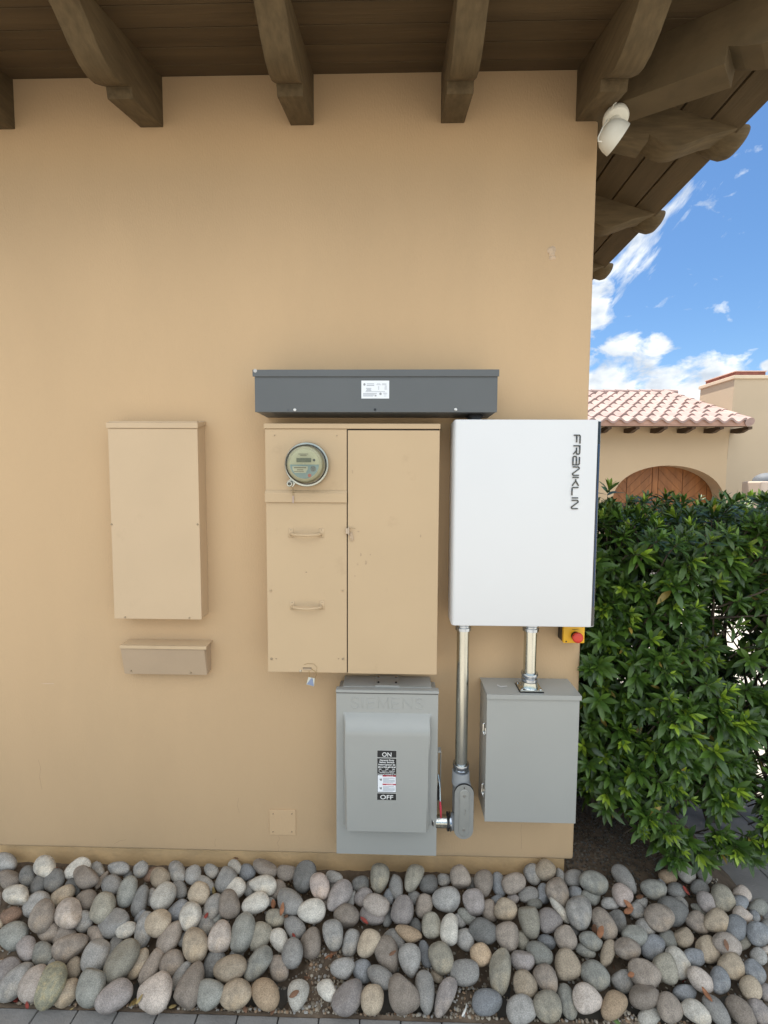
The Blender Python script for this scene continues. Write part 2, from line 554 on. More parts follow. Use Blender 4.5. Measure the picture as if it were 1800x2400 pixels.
# ------------------------------------------------------------------ boxes on the wall
def pxbox(mb, x0, y0, x1, y1, yf, yb):
    a = P((x0), (y0 + y1) / 2, yf).x
    b = P((x1), (y0 + y1) / 2, yf).x
    c = P((x0 + x1) / 2, y0, yf).z
    d = P((x0 + x1) / 2, y1, yf).z
    return mb.box(a, b, yf, yb, d, c)
def screw(px, py, Y, parent, r=.004, m=None, name='screw', slot=True):
    p = P(px, py, Y)
    mb = MB().lathe([(-.001, r), (.0015, r), (.0028, r * .75), (.003, r * .3)], p, (0, -1, 0), 14)
    if slot:
        a = random.uniform(0, 3)
    o = mb.build(name, m or SCREW, parent, smooth=40)
    return o

# 1 tan pull box at the left
Yf = -.072
cab = thing('junction_box', 'tall flat tan painted box alone at the left of the wall', 'electrical box', P(355, 1200, 0))
x0, z1 = XZ(250.5, 1004, Yf); x1, _ = XZ(462, 1004, Yf)
z0 = P(360, 1451, Yf).z
xb = P(270, 1451, Yf).x; xc = P(473, 1451, Yf).x
x0 = (x0 + xb) / 2; x1 = (x1 + xc) / 2
MB().box(x0 + .002, x1 - .002, Yf + .004, 0, z0 + .003, z1 + .028).build('body', TANQ, cab, bevel=.002)
MB().box(x0, x1, Yf, Yf + .0035, z0, z1).build('cover', TANQ, cab, bevel=.0012)
zt = P(355, 988.5, Yf).z
MB().prism([(Yf - .004, z1 + .001), (Yf - .004, zt - .004), (0, zt + .012), (0, zt - .002), (Yf + .003, z1 + .004), (Yf + .002, z1 + .001)], 0, x0 - .004, x1 + .003).build('rain_cap', TANQ, cab, bevel=.001)
for q in ((261.5, 1229), (463, 1229), (293.5, 1446.5), (444, 1448)):
    screw(q[0], q[1], Yf, cab, .0038, BRASSY)

# 2 small tan trough box
sb = thing('wall_vent_box', 'small low tan box with tilted front below the tall left box', 'electrical box', P(384, 1540, 0))
a0 = P(281, 1513, -.060); a1 = P(484, 1513, -.060)
zt = a0.z; zb = P(380, 1578, -.034).z
xl = a0.x; xr = a1.x
MB().prism([(0, zt + .002), (-.056, zt - .001), (-.034, zb + .002), (0, zb + .004)], 0, xl + .003, xr - .008).build('body', TAND, sb, bevel=.0015)
MB().prism([(-.0555, zt - .012), (-.0585, zt - .013), (-.0375, zb - .003), (-.0335, zb - .002)], 0, xl + .001, xr - .010).build('cover', TAND, sb, bevel=.0008)
MB().prism([(0, zt + .006), (-.061, zt + .001), (-.063, zt - .011), (-.0595, zt - .011), (-.059, zt - .001), (0, zt + .0035)], 0, xl, xr).build('rain_cap', TANP, sb, bevel=.0006)
for q in ((308, 1572), (447, 1576.5)):
    p = P(q[0], q[1], -.0405)
    MB().lathe([(-.001, .0036), (.002, .0036), (.003, .002)], p, (0, -1, -.4), 12).build('screw', BRASSY, sb)

# 3 dark grey wireway
Yf = -.155
tr = thing('wireway', 'long dark grey metal wireway with a white label, above the meter cabinet', 'electrical box', P(880, 920, 0))
x0, x1 = -.500, .3605
zt, zb = P(882, 879, Yf).z, P(882, 966, Yf).z
MB().box(x0 + .001, x1 - .001, Yf + .003, -.001, zb + .002, zt + .015).build('body', GREYD, tr, bevel=.0015)
MB().box(x0, x1, Yf, Yf + .0025, zb, zt).build('cover', GREYD, tr, bevel=.001)
z9 = P(882, 866, Yf).z
MB().prism([(Yf - .005, zt - .006), (Yf - .005, z9 - .001), (0, z9 + .001), (0, z9 - .004), (Yf - .002, z9 - .005), (Yf - .002, zt - .006)], 0, x0 - .006, x1 + .004).build('lid', GREYD, tr, bevel=.001)
for q in ((691, 960.5), (1068, 959.5)):
    p = P(q[0], q[1], Yf)
    s_ = MB().lathe([(-.001, .0052), (.0018, .0052), (.003, .0036), (.0022, .0022), (.0012, .0016)], p, (0, -1, 0), 18).build('screw', mat('bright_screw', (.8, .8, .78), .3, .8), tr, smooth=40)
p = P(879, 960, Yf)
MB().lathe([(-.001, .0045), (.0012, .0045), (.0014, .002)], p, (0, -1, 0), 14).build('screw', BLACK, tr)
p = P(675.5, 961, Yf)
MB().box(p.x - .004, p.x + .004, Yf - .0004, Yf + .001, p.z - .004, p.z + .004).build('knockout_mark', mat('knockout', (.08, .085, .09), .5), tr)
# chipped corner
MB().lathe([(0, .007), (.0012, .005)], P(598, 869, Yf - .0052), (0, -1, 0), 7).build('paint_chip', mat('bare_metal', (.5, .48, .45), .4, .3), tr)
# label
st = thing  # keep name short
Y = Yf - .0006
ax0, az1 = XZ(847, 892, Y); ax1, az0 = XZ(912, 934, Y)
stk = MB().box(ax0, ax1, Y, Yf, az0, az1).build('label', PAPER, tr, bevel=.0002)
def bars(rows, m, nm, Yp):
    mb = MB()
    for (u0, u1, v, h) in rows:
        mb.box(ax0 + (ax1 - ax0) * u0, ax0 + (ax1 - ax0) * u1, Yp, Yp + .0003, az1 - (az1 - az0) * (v + h / 2), az1 - (az1 - az0) * (v - h / 2))
    return mb.build(nm, m, stk)
rows = [(.19, .46, .185, .035), (.19, .46, .27, .035), (.17, .36, .43, .03), (.19, .345, .50, .03), (.17, .36, .56, .03), (.15, .85, .62, .022),
        (.06, .56, .715, .022), (.06, .54, .76, .022), (.06, .46, .815, .022), (.06, .42, .865, .022), (.56, .68, .18, .02), (.54, .70, .235, .02), (.60, .64, .32, .02), (.60, .64, .38, .02), (.60, .64, .44, .02), (.60, .64, .50, .02),
        (.74, .90, .18, .02), (.74, .90, .235, .02), (.84, .92, .30, .02), (.84, .92, .36, .02), (.83, .92, .42, .02), (.83, .92, .48, .02), (.78, .93, .70, .02), (.80, .91, .755, .02), (.82, .9, .86, .015)]
bars(rows, GREYINK, 'print_lines', Y - .0004)
mb = MB()
for (u, v, r) in ((.11, .215, .0040), (.69, .74, .0040)):
    px_, pz_ = ax0 + (ax1 - ax0) * u, az1 - (az1 - az0) * v
    n = 20
    vs = [(px_ + rr * math.cos(2 * PI * i / n), Y - .0004, pz_ + rr * math.sin(2 * PI * i / n)) for rr in (r, r * .72) for i in range(n)]
    mb.add(vs, [(i, (i + 1) % n, n + (i + 1) % n, n + i) for i in range(n)])
    mb.box(px_ - .0011, px_ + .0011, Y - .0005, Y - .0001, pz_ - .0018, pz_ + .0019)
mb.box(ax0 + (ax1 - ax0) * .48, ax0 + (ax1 - ax0) * .545, Y - .0005, Y - .0001, az1 - (az1 - az0) * .87, az1 - (az1 - az0) * .83)
mb.build('print_marks', INK, stk, fix=False)

# black fitting between wireway and white unit
p = P(1113, 975, -.085)
ft = thing('conduit_nipple', 'short black threaded nipple joining wireway and white unit', 'pipe fitting', (p.x, -.085, 1.90))
zt_ = zb + .003
zq = P(1230, 983, -.15).z
mb = MB()
mb.lathe([(0, .026), (zt_ - zq + .02, .026)], (p.x, -.085, zq - .02), (0, 0, 1), 24)
mb.lathe([(0, .034), (.004, .036), (.007, .034)], (p.x, -.085, zt_ - .012), (0, 0, 1), 8)
mb.build('nipple', BLACK, ft, smooth=40)

# 4 meter cabinet
Yf = -.125
mc = thing('meter_cabinet', 'wide tan painted metal cabinet holding the round electric meter', 'electrical box', P(824, 1290, 0))
X0 = (P(619, 1010, Yf).x + P(630, 1577, Yf).x) / 2
X1 = (P(1031, 1010, Yf).x + P(1023, 1577, Yf).x) / 2
XD = P(814, 1290, Yf).x
Zt, Zb = P(824, 1006, Yf).z, P(824, 1577, Yf).z
MB().box(X0 + .002, X1 - .002, Yf + .004, -.001, Zb + .004, Zt + .012).build('body', TANP, mc, bevel=.002)
zc = P(824, 993, Yf).z
MB().box(X0 - .004, X1 + .002, Yf - .004, -.002, Zt + .0015, zc).build('top_cap', TANP, mc, bevel=.0015)
zp = P(716, 1152, Yf).z; zq2 = P(716, 1177, Yf).z
MB().box(X0, XD - .002, Yf, Yf + .003, zp - .004, Zt).build('meter_panel', TANP, mc, bevel=.0008)
MB().prism([(Yf - .002, zp + .004), (Yf - .009, zp - .006), (Yf - .009, zq2), (Yf - .0065, zq2), (Yf - .0065, zp - .008), (Yf - .0005, zp + .001)], 0, X0 - .001, XD - .001).build('drip_flange', TANP, mc, bevel=.0006)
lower = MB().box(X0 + .001, XD - .002, Yf - .0015, Yf + .003, Zb, zq2 + .012).build('lower_panel', TANP, mc, bevel=.001)
door = MB().box(XD + .0022, X1, Yf - .003, Yf + .003, Zb - .001, Zt - .004).build('door', TANP, mc, bevel=.0012)
MB().box(XD - .0012, XD + .0014, Yf + .0005, Yf + .0036, Zb + .002, Zt - .001).build('door_gap', GAPM, mc)
MB().box(XD, X1 - .002, Yf + .0003, Yf + .0036, Zt - .0045, Zt + .0008).build('door_gap', GAPM, mc)
def handle(px0, px1, py, par):
    a = P(px0, py, Yf - .0015); b = P(px1, py, Yf - .0015)
    mb = MB()
    for p in (a, b):
        mb.box(p.x - .0095, p.x + .0095, Yf - .0035, Yf - .0012, p.z - .017, p.z + .017)
    n = 12
    pts = []
    for i in range(n + 1):
        t = i / n
        h = math.sin(PI * min(1, max(0, t))) ** .55
        pts.append((a.x + (b.x - a.x) * t, Yf - .003 - .028 * h, (a.z + b.z) / 2 - .004 - .002 * h))
    mb.tube(pts, [.0055] * 2 + [.0048] * (n - 3) + [.0055] * 2, 10)
    o = mb.build('handle', TANP, par, bevel=.0008, seg=1, smooth=50)
    m2 = MB()
    for p in (a, b):
        for s_ in (-.011, .011):
            m2.lathe([(0, .0016), (.0006, .0012)], (p.x, Yf - .0035, p.z + s_), (0, -1, 0), 8)
    m2.build('rivets', mat('dark_rivet', (.10, .07, .04), .6), o)
handle(682, 753.5, 1249, lower)
handle(685, 755, 1418.5, lower)
for q in ((635, 1384), (803, 1384)):
    screw(q[0], q[1], Yf - .0015, lower, .0045, TANP)
    screw(q[0], q[1], Yf - .0042, lower, .0013, BRASSY)
for q in ((636.5, 1544), (804, 1544)):
    screw(q[0], q[1], Yf - .0015, lower, .0045, BRASSY)
for q in ((647.5, 1544), (793.5, 1544), (718, 1341)):
    p = P(q[0], q[1], Yf - .0015)
    MB().box(p.x - .0028, p.x + .0028, Yf - .002, Yf - .001, p.z - .0009, p.z + .0009).build('slot', mat('slot_shadow', (.12, .08, .05), .8), lower)
for q in ((643.5, 1020.5), (789.5, 1021)):
    screw(q[0], q[1], Yf, mc, .0022, BRASSY)
screw(704, 1572.5, Yf - .0015, lower, .0052, mat('steel_bolt', (.42, .38, .30), .3, .9))
# slotted tab at the bottom
p = P(720, 1568, Yf - .002)
MB().box(p.x - .016, p.x + .016, Yf - .0045, Yf - .0015, p.z - .003, p.z + .003).build('tab', TAND, lower, bevel=.0006)
MB().box(p.x - .0165, p.x + .0165, Yf - .003, Yf - .0012, p.z + .0032, p.z + .0052).build('slot', GAPM, lower)
# hasp on the door edge
hp_ = thing
p = P(816, 1245, Yf - .004)
mb = MB().box(p.x - .008, p.x + .003, Yf - .012, Yf - .003, p.z - .009, p.z + .011)
mb.box(p.x + .001, p.x + .005, Yf - .016, Yf - .003, p.z - .014, p.z + .016)
hs_ = mb.build('hasp', mat('painted_hasp', (.46, .36, .26), .4, .2), door, bevel=.001)
q0, q1 = P(822, 1250, Yf - .006), P(823.5, 1263, Yf - .006)
mb = MB().prism([(q0.x - .004, q0.z + .003), (q0.x + .006, q0.z + .004), (q0.x + .011, q1.z), (q0.x + .009, q1.z - .007), (q0.x - .002, q1.z - .008), (q0.x - .003, q1.z + .003)], 1, Yf - .0075, Yf - .0045)
mb.build('hasp_plate', TAND, door, bevel=.001)
MB().lathe([(0, .003), (.002, .002)], (q1.x, Yf - .0075, q1.z - .001), (0, -1, 0), 12).build('rivet', TANP, door)
MB().tube([P(818, 1239, Yf - .012), P(824, 1237.5, Yf - .012), P(833, 1239, Yf - .006)], .0006, 6).build('wire', mat('seal_wire', (.28, .2, .11), .5, .6), door)

SM = mat('hand_smudge', (.40, .285, .17), .7, var=.2, vscale=40)
for a_, b_, w_, h_ in ((858, 1318, 3.0, 5.0), (846, 1300, 2.0, 4), (838, 1322, 2.4, 3.0), (868, 1300, 1.4, 1.8), (832, 1350, 1.6, 2.6), (840, 1246, 3.2, 1.4), (826, 1106, 1.6, 4.4), (986, 1256, 1.2, 4)):
    p = P(a_, b_, Yf - .003)
    k_ = 1.63 / FPX
    MB().prism([(p.x + w_ * k_ * (1 + .3 * math.sin(i * 2.3 + a_)) * math.cos(i * PI / 6), p.z + h_ * k_ * (1 + .3 * math.cos(i * 1.7 + b_)) * math.sin(i * PI / 6)) for i in range(12)], 1, Yf - .00315, Yf - .0029).build('smudge', SM, door)
# seal tag hanging from the tab
tgp = P(730, 1598, Yf - .008)
tg = thing('seal_tag', 'grey plastic utility seal tag on a brass wire under the meter cabinet', 'seal tag', tgp)
WIRE = mat('brass_wire', (.30, .20, .08), .4, .8)
MB().tube([P(724, 1572, Yf - .005), P(725.5, 1577, Yf - .007), P(725, 1587, Yf - .008)], .0009, 6).build('wire', WIRE, tg)
MB().tube([P(731, 1568, Yf - .004), P(741, 1576, Yf - .006), P(741.5, 1582, Yf - .008), P(738.5, 1590, Yf - .008)], .0009, 6).build('wire', WIRE, tg)
MB().tube([P(712, 1558, Yf - .0025), P(722, 1555, Yf - .003), P(735, 1556, Yf - .004), P(743, 1564, Yf - .005), P(741, 1576, Yf - .006)], .0005, 6).build('wire', WIRE, tg)
q = [P(a, b, Yf - .008) for a, b in ((723, 1587), (737.5, 1590), (736, 1608.5), (718, 1604))]
MB().hexa([(v.x, Yf - .006, v.z) for v in q], [(v.x, Yf - .009, v.z) for v in q]).build('tag_body', mat('clear_seal', (.50, .50, .42), .3), tg, bevel=.0005)
q = [P(a, b, Yf - .010) for a, b in ((729, 1590), (732.5, 1590), (735.5, 1608), (719, 1603.5))]
MB().hexa([(v.x, Yf - .0085, v.z) for v in q], [(v.x, Yf - .0105, v.z) for v in q]).build('tag_insert', mat('blue_grey_seal', (.20, .24, .34), .4), tg, bevel=.0004)

# electric meter
Ym = Yf - .004
mcn = P(720.5, 1089, Ym - .008)
em = thing('electric_meter', 'round glass electric meter with small display in a steel ring', 'electric meter', mcn)
RINGM = mat('meter_ring_steel', (.55, .53, .47), .25, 1, var=.1, vscale=20)
MEB = mat('meter_beige', (.48, .44, .29), .55, var=.06)
rr = .0805
mb = MB().lathe([(-.004, rr - .006), (-.004, rr - .001), (.0, rr), (.012, rr), (.015, rr - .002), (.015, rr - .008), (.010, rr - .009)], mcn, (0, -1, 0), 64, cap=False)
mb.build('ring', RINGM, em, smooth=45)
MB().lathe([(-.008, rr - .008), (.004, rr - .009), (.006, rr - .010)], mcn, (0, -1, 0), 48).build('base', mat('meter_dark', (.06, .055, .04), .5), em, smooth=40)
MB().lathe([(.004, .068), (.045, .064), (.050, .058)], mcn, (0, -1, 0), 48).build('inner_body', MEB, em, smooth=40)
fy = mcn.y - .0515
fz = Vector((mcn.x, fy, mcn.z))
FACE = mat('meter_face', (.62, .60, .42), .5, var=.03)
face = MB().lathe([(0, .053), (.002, .0525)], fz, (0, -1, 0), 48).build('face_plate', FACE, em, smooth=30)
yb = fy - .0024
def fbox(u0, u1, v0, v1, m, name, y=0):
    return MB().box(mcn.x + u0, mcn.x + u1, yb - .0006 - y, yb + .0002, mcn.z + v0, mcn.z + v1).build(name, m, face)
def fpoly(pts, m, name, y=0):
    return MB().prism([(mcn.x + a_, mcn.z + b_) for a_, b_ in pts], 1, yb - .0006 - y, yb + .0002).build(name, m, face)
import math as _m
blue = [(.0515 * math.cos(a_), .0515 * math.sin(a_)) for a_ in [PI + (PI) * i / 24 for i in range(25)]]
fpoly([(x_, min(z_, -.002)) for x_, z_ in blue], mat('meter_blue', (.27, .40, .44), .5), 'blue_panel')
fbox(-.028, .024, .006, .021, mat('lcd', (.14, .16, .10), .25), 'display', .0003)
fpoly([(-.043, -.008), (.012, -.008), (.012, -.018), (.004, -.031), (-.034, -.031), (-.041, -.020)], PAPER if False else mat('meter_plate_white', (.66, .66, .52), .5), 'name_plate', .0004)
for r_ in ((-.037, .006, -.013, .0035), (-.026, -.004, -.0205, .003), (-.036, -.002, -.0265, .0022), (-.021, .014, .035, .002), (-.014, .008, .030, .002)):
    fbox(r_[0], r_[1], r_[2] - r_[3] / 2, r_[2] + r_[3] / 2, mat('meter_print', (.22, .19, .12), .6), 'print_line', .0008)
MB().lathe([(0, .0045), (.0012, .004)], (mcn.x + .034, yb, mcn.z + .0135), (0, -1, 0), 16).build('button', BLACK, face)
MB().lathe([(0, .0105), (.001, .010)], (mcn.x + .031, yb, mcn.z - .017), (0, -1, 0), 24).build('optical_port', mat('port_grey', (.20, .23, .23), .4), face)
for dx, dz in ((-.003, -.019), (.0035, -.019), (-.006, -.013), (.006, -.013), (0, -.024)):
    MB().lathe([(0, .0016), (.0016, .0014)], (mcn.x + .031 + dx, yb, mcn.z + dz + .002), (0, -1, 0), 8).build('port_pin', BLACK, face)
MB().lathe([(0, .007), (.001, .0066)], (mcn.x + .018, yb, mcn.z - .040), (0, -1, 0), 6).build('red_mark', mat('meter_red', (.55, .13, .09), .5), face)
m = bpy.data.materials.new('meter_glass')
m.use_nodes = True
t = m.node_tree
t.nodes.clear()
o_ = t.nodes.new('ShaderNodeOutputMaterial')
a1_ = t.nodes.new('ShaderNodeBsdfTransparent'); a1_.inputs[0].default_value = (.93, .93, .86, 1)
a2_ = t.nodes.new('ShaderNodeBsdfGlossy'); a2_.inputs['Roughness'].default_value = .12
a3_ = t.nodes.new('ShaderNodeBsdfDiffuse'); a3_.inputs[0].default_value = (.45, .43, .33, 1)
fr_ = t.nodes.new('ShaderNodeFresnel'); fr_.inputs[0].default_value = 1.45
m1_ = t.nodes.new('ShaderNodeMixShader'); m2_ = t.nodes.new('ShaderNodeMixShader')
m1_.inputs[0].default_value = .10
t.links.new(a1_.outputs[0], m1_.inputs[1]); t.links.new(a3_.outputs[0], m1_.inputs[2])
t.links.new(fr_.outputs[0], m2_.inputs[0]); t.links.new(m1_.outputs[0], m2_.inputs[1]); t.links.new(a2_.outputs[0], m2_.inputs[2])
t.links.new(m2_.outputs[0], o_.inputs[0])
MB().lathe([(.006, .0705), (.050, .0685), (.060, .0665), (.066, .061), (.068, .055), (.069, .030), (.069, .002)], mcn, (0, -1, 0), 64, cap=False).build('glass_cover', m, em, smooth=40)
lk = P(679.5, 1134, mcn.y - .012)
lko = MB().lathe([(-.012, .0115), (.006, .0115), (.009, .0095)], lk, (0, -1, 0), 24).build('ring_lock', RINGM, em, smooth=40)
MB().lathe([(0, .006), (.002, .006), (.003, .004)], (lk.x, lk.y - .009, lk.z), (0, -1, 0), 16).build('lock_core', mat('lock_dark', (.06, .06, .045), .4), lko)
pq = [P(a_, b_, mcn.y - .012) for a_, b_ in ((672, 1129), (682, 1122), (694, 1131), (686, 1142))]
MB().hexa([(v.x, v.y, v.z) for v in pq], [(v.x, v.y + .010, v.z) for v in pq]).build('lock_bracket', RINGM, em, bevel=.0008)
pp = [P(686.5, 1143, mcn.y - .008), P(686.6, 1152, Yf - .012), P(686.8, 1162, Yf - .013)]
MB().tube(pp, .0009, 6).build('seal_wire', WIRE, em)
p = P(687, 1171, Yf - .014)
MB().box(p.x - .0022, p.x + .0022, p.y - .001, p.y + .001, p.z - .013, p.z + .014).build('seal_strip', mat('pinkish_seal', (.42, .32, .28), .5), em, bevel=.0004)

# 5 white battery controller
Yf = -.152
wu = thing('battery_controller', 'large white wall unit with chrome lettering and dark edge strip', 'power unit', P(1225, 1225, 0))
XL = (P(1068, 1000, Yf).x + P(1062, 1450, Yf).x) / 2
XS = (P(1399.5, 1000, Yf).x + P(1384.5, 1450, Yf).x) / 2
XR = XS + .0175
ZT, ZB = P(1230, 983, Yf).z, P(1220, 1468.5, Yf).z
n = 6
plan = [(XL - .004, -.03), (XL - .005, Yf + .014)]
for i in range(n + 1):
    a_ = PI + (PI / 2) * i / n
    plan.append((XL + .008 + .012 * math.cos(a_), Yf + .012 + .012 * math.sin(a_)))
plan += [(XS, Yf), (XR, Yf + .010), (XR + .002, Yf + .02), (XR + .002, -.03)]
MB().prism(plan, 2, ZB, ZT).build('housing', WHITE, wu, bevel=.0035, seg=3, smooth=35)
MB().box(XL + .03, XR - .03, -.031, 0, ZB + .05, ZT - .05).build('wall_bracket', GREYD, wu)
# strip on the chamfered edge
nrm = Vector((.010, -.0175, 0)).normalized()
def strip(u0, u1, z0_, z1_, off, m, nm, par):
    A = Vector((XS, Yf, 0)); B = Vector((XR, Yf + .010, 0))
    p0_, p1_ = A.lerp(B, u0), A.lerp(B, u1)
    bot = [p0_ + Vector((0, 0, z0_)), p1_ + Vector((0, 0, z0_)), p1_ + Vector((0, 0, z1_)), p0_ + Vector((0, 0, z1_))]
    return MB().hexa([b_ + nrm * (off - .0012) for b_ in bot], [b_ + nrm * off for b_ in bot]).build(nm, m, par)
stp = strip(.18, .86, ZB + .004, ZT - .006, .001, mat('glossy_black_strip', (.008, .009, .012), .08), 'edge_strip', wu)
BL = mat('blue_light_line', (.02, .05, .11), .3, emit=((.05, .22, .60), .10))
for u0 in (.42, .62):
    strip(u0, u0 + .05, ZB + .075, ZT - .085, .0016, BL, 'blue_line', stp)
# lettering, reading downwards
GL = {'F': ([[(0, 0), (0, .88), (.12, 1), (1, 1)], [(0, .48), (.85, .48)]], 1.0),
      'R': ([[(0, 0), (0, 1), (.85, 1), (1, .88), (1, .62), (.86, .5), (.2, .5)], [(.55, .5), (1, 0)]], 1.0),
      'a': ([[(.05, 1), (.88, 1), (1, .88), (1, 0), (.12, 0), (0, .12), (0, .42), (.12, .54), (1, .54)]], 1.0),
      'N': ([[(0, 0), (0, .88), (.1, 1), (.22, 1), (.80, 0), (.9, 0), (1, .12), (1, 1)]], 1.0),
      'K': ([[(0, 0), (0, 1)], [(1, 1), (.42, .52), (1, 0)], [(.2, .52), (.42, .52)]], .95),
      'L': ([[(0, 1), (0, .12), (.12, 0), (.95, 0)]], .95), 'I': ([[(0, 0), (0, 1)]], .08)}
word = 'FRaNKLIN'
ztop = P(1350, 1020, Yf).z; zbot = P(1345, 1192, Yf).z
xa = P(1342, 1100, Yf).x; xb_ = P(1357, 1100, Yf).x
Hh = xb_ - xa
tot = sum(GL[c][1] for c in word)
gap = .26
unit = (ztop - zbot) / (tot + gap * (len(word) - 1))
cur = ztop
lp = thing
for c in word:
    strokes, wd = GL[c]
    mb = MB()
    for st_ in strokes:
        pts = [Vector((xa + q_[1] * Hh, cur - (q_[0] * unit if c != 'I' else 0) - (.04 * unit if c == 'I' else 0))) for q_ in st_]
        half_ = .0021
        L_, R2 = [], []
        for i, p in enumerate(pts):
            d0 = (pts[i] - pts[i - 1]).normalized() if i else None
            d1 = (pts[i + 1] - pts[i]).normalized() if i < len(pts) - 1 else None
            if d0 is None: d0 = d1
            if d1 is None: d1 = d0
            dd = (d0 + d1).normalized()
            nn = Vector((-dd.y, dd.x))
            k_ = half_ / max(.55, dd.dot(d0))
            L_.append(p + nn * k_); R2.append(p - nn * k_)
        for i in range(len(pts) - 1):
            poly = [L_[i], L_[i + 1], R2[i + 1], R2[i]]
            mb.hexa([(q_.x, Yf - .0032, q_.y) for q_ in poly], [(q_.x, Yf + .0003, q_.y) for q_ in poly])
    o = mb.build('letter', CHROME_DARK, wu, bevel=.0006, seg=2, smooth=60)
    cur -= (wd + gap) * unit

# 6 emergency stop
Ye = -.062
es = thing('emergency_stop', 'yellow box with a red mushroom button below the white unit', 'emergency stop', P(1346, 1488, 0))
x0, z1 = XZ(1321.5, 1464, Ye); x1, z0 = XZ(1370, 1508, Ye)
MB().box(x0 + .001, x1 - .001, Ye + .018, 0, z0 + .001, z1 - .001).build('base', BLACK, es, bevel=.002)
MB().box(x0, x1, Ye, Ye + .0175, z0, z1).build('cover', YEL, es, bevel=.003, smooth=40)
bp = P(1349.5, 1491, Ye - .004)
MB().lathe([(0, .017), (.006, .0165)], (bp.x, Ye + .0005, bp.z), (0, -1, 0), 24).build('collar', BLACK, es, smooth=40)
MB().lathe([(0, .012), (.010, .012), (.012, .0195), (.017, .0205), (.022, .0195), (.0245, .016), (.0255, .008), (.0258, .001)], (bp.x, Ye - .004, bp.z), (0, -1, 0), 28).build('button', REDP, es, smooth=50)
for q_ in ((1327, 1503.5), (1365, 1468.5)):
    screw(q_[0], q_[1], Ye, es, .0028, BLACK)
text('lettering', 'EMERGENCY', .0032, (bp.x, Ye - .0003, P(1349, 1476, Ye).z), INK, es)

# 7 conduits
YC = -.085
RC = .0238
def coupling(mb, c, axis, s=1.0):
    """compression connector: ring nut, body, hex"""
    mb.lathe([(0, RC + .001), (.001, RC + .0065), (.006, RC + .008), (.011, RC + .0075), (.014, RC + .004), (.020, RC + .0035), (.022, RC + .006), (.033, RC + .006), (.035, RC + .001)], c, axis, 28)
xc1 = (P(1083.2, 1520, YC).x + P(1082, 1790, YC).x) / 2
zU = ZB
zc1 = P(1082, 1790, YC).z
cd1 = thing('conduit', 'long vertical galvanised conduit from white unit to oval fitting', 'conduit', (xc1, YC, zc1))
MB().lathe([(0, RC), (zU - zc1 + .004, RC)], (xc1, YC, zc1 - .003), (0, 0, 1), 32).build('pipe', ZINC, cd1, smooth=40)
mb = MB()
coupling(mb, (xc1, YC, zU - .003), (0, 0, -1))
mb.build('connector', ZINCB, cd1, smooth=35)
mb = MB()
coupling(mb, (xc1, YC, zc1 + .006), (0, 0, -1))
mb.build('connector', ZINCB, cd1, smooth=35)
# oval conduit body
lb = thing('conduit_elbow', 'grey oval conduit body with screwed cover at the foot of the long conduit', 'conduit body', (xc1, YC, .4))
ztop_ = zc1 - .026
Yo = -.128
xo0, _ = XZ(1065, 1900, Yo); xo1, _ = XZ(1110, 1900, Yo)
zo1 = P(1087, 1840, Yo).z; zo0 = P(1087, 1967, Yo).z
xm = (xo0 + xo1) / 2; hw = (xo1 - xo0) / 2
def oval(hw_, z0_, z1_, n=14):
    o_ = []
    for i in range(n + 1):
        a_ = PI * i / n
        o_.append((xm + hw_ * math.cos(a_), z1_ - hw_ + hw_ * math.sin(a_)))
    for i in range(n + 1):
        a_ = PI + PI * i / n
        o_.append((xm + hw_ * math.cos(a_), z0_ + hw_ + hw_ * math.sin(a_)))
    return o_
mb = MB().prism(oval(hw - .003, zo0 + .003, zo1 - .003), 1, Yo + .0035, -.045)
mb.lathe([(0, RC + .009), (.02, RC + .010), (.05, RC + .011)], (xc1, YC, ztop_), (0, 0, -1), 28)
zn = P(1045, 1924.5, YC).z
mb.lathe([(0, RC + .007), (.03, RC + .006), (.045, RC + .007)], (xm, YC, zn), (-1, 0, 0), 28)
mb.build('body', GREYB, lb, smooth=40)
MB().prism(oval(hw + .001, zo0 + .001, zo1 + .003), 1, Yo + .0032, Yo + .0065).build('gasket', BLACK, lb)
cv = MB().prism(oval(hw, zo0, zo1), 1, Yo, Yo + .003).build('cover', mat('cover_plate_grey', (.30, .30, .28), .4, .3, var=.08, vscale=12, bump=.3, bscale=150), lb, bevel=.0008)
MB().prism(oval(hw * .52, zo0 + .012, zo1 - .018), 1, Yo - .0022, Yo + .001).build('raised_panel', mat('cover_plate_grey2', (.31, .31, .285), .4, .3, var=.08, vscale=12), cv, bevel=.0022, seg=3, smooth=60)
for py_ in (1866, 1945):
    p = P(1087.5, py_, Yo - .002)
    MB().lathe([(0, .005), (.002, .0045), (.0022, .002)], (xm, Yo - .002, p.z), (0, -1, 0), 16).build('screw', SCREW, cv, smooth=40)
text('lettering', 'BWF LR', .005, (xm + .002, Yo - .0024, P(1087, 1903, Yo).z), SCREW, cv, rot=-PI / 2)
for py_, m_ in ((1847, BLACK), (1960, SCREW)):
    MB().lathe([(0, .0028), (.001, .0022)], (xm, Yo - .0002, P(1087, py_, Yo).z), (0, -1, 0), 10).build('screw', m_, cv)
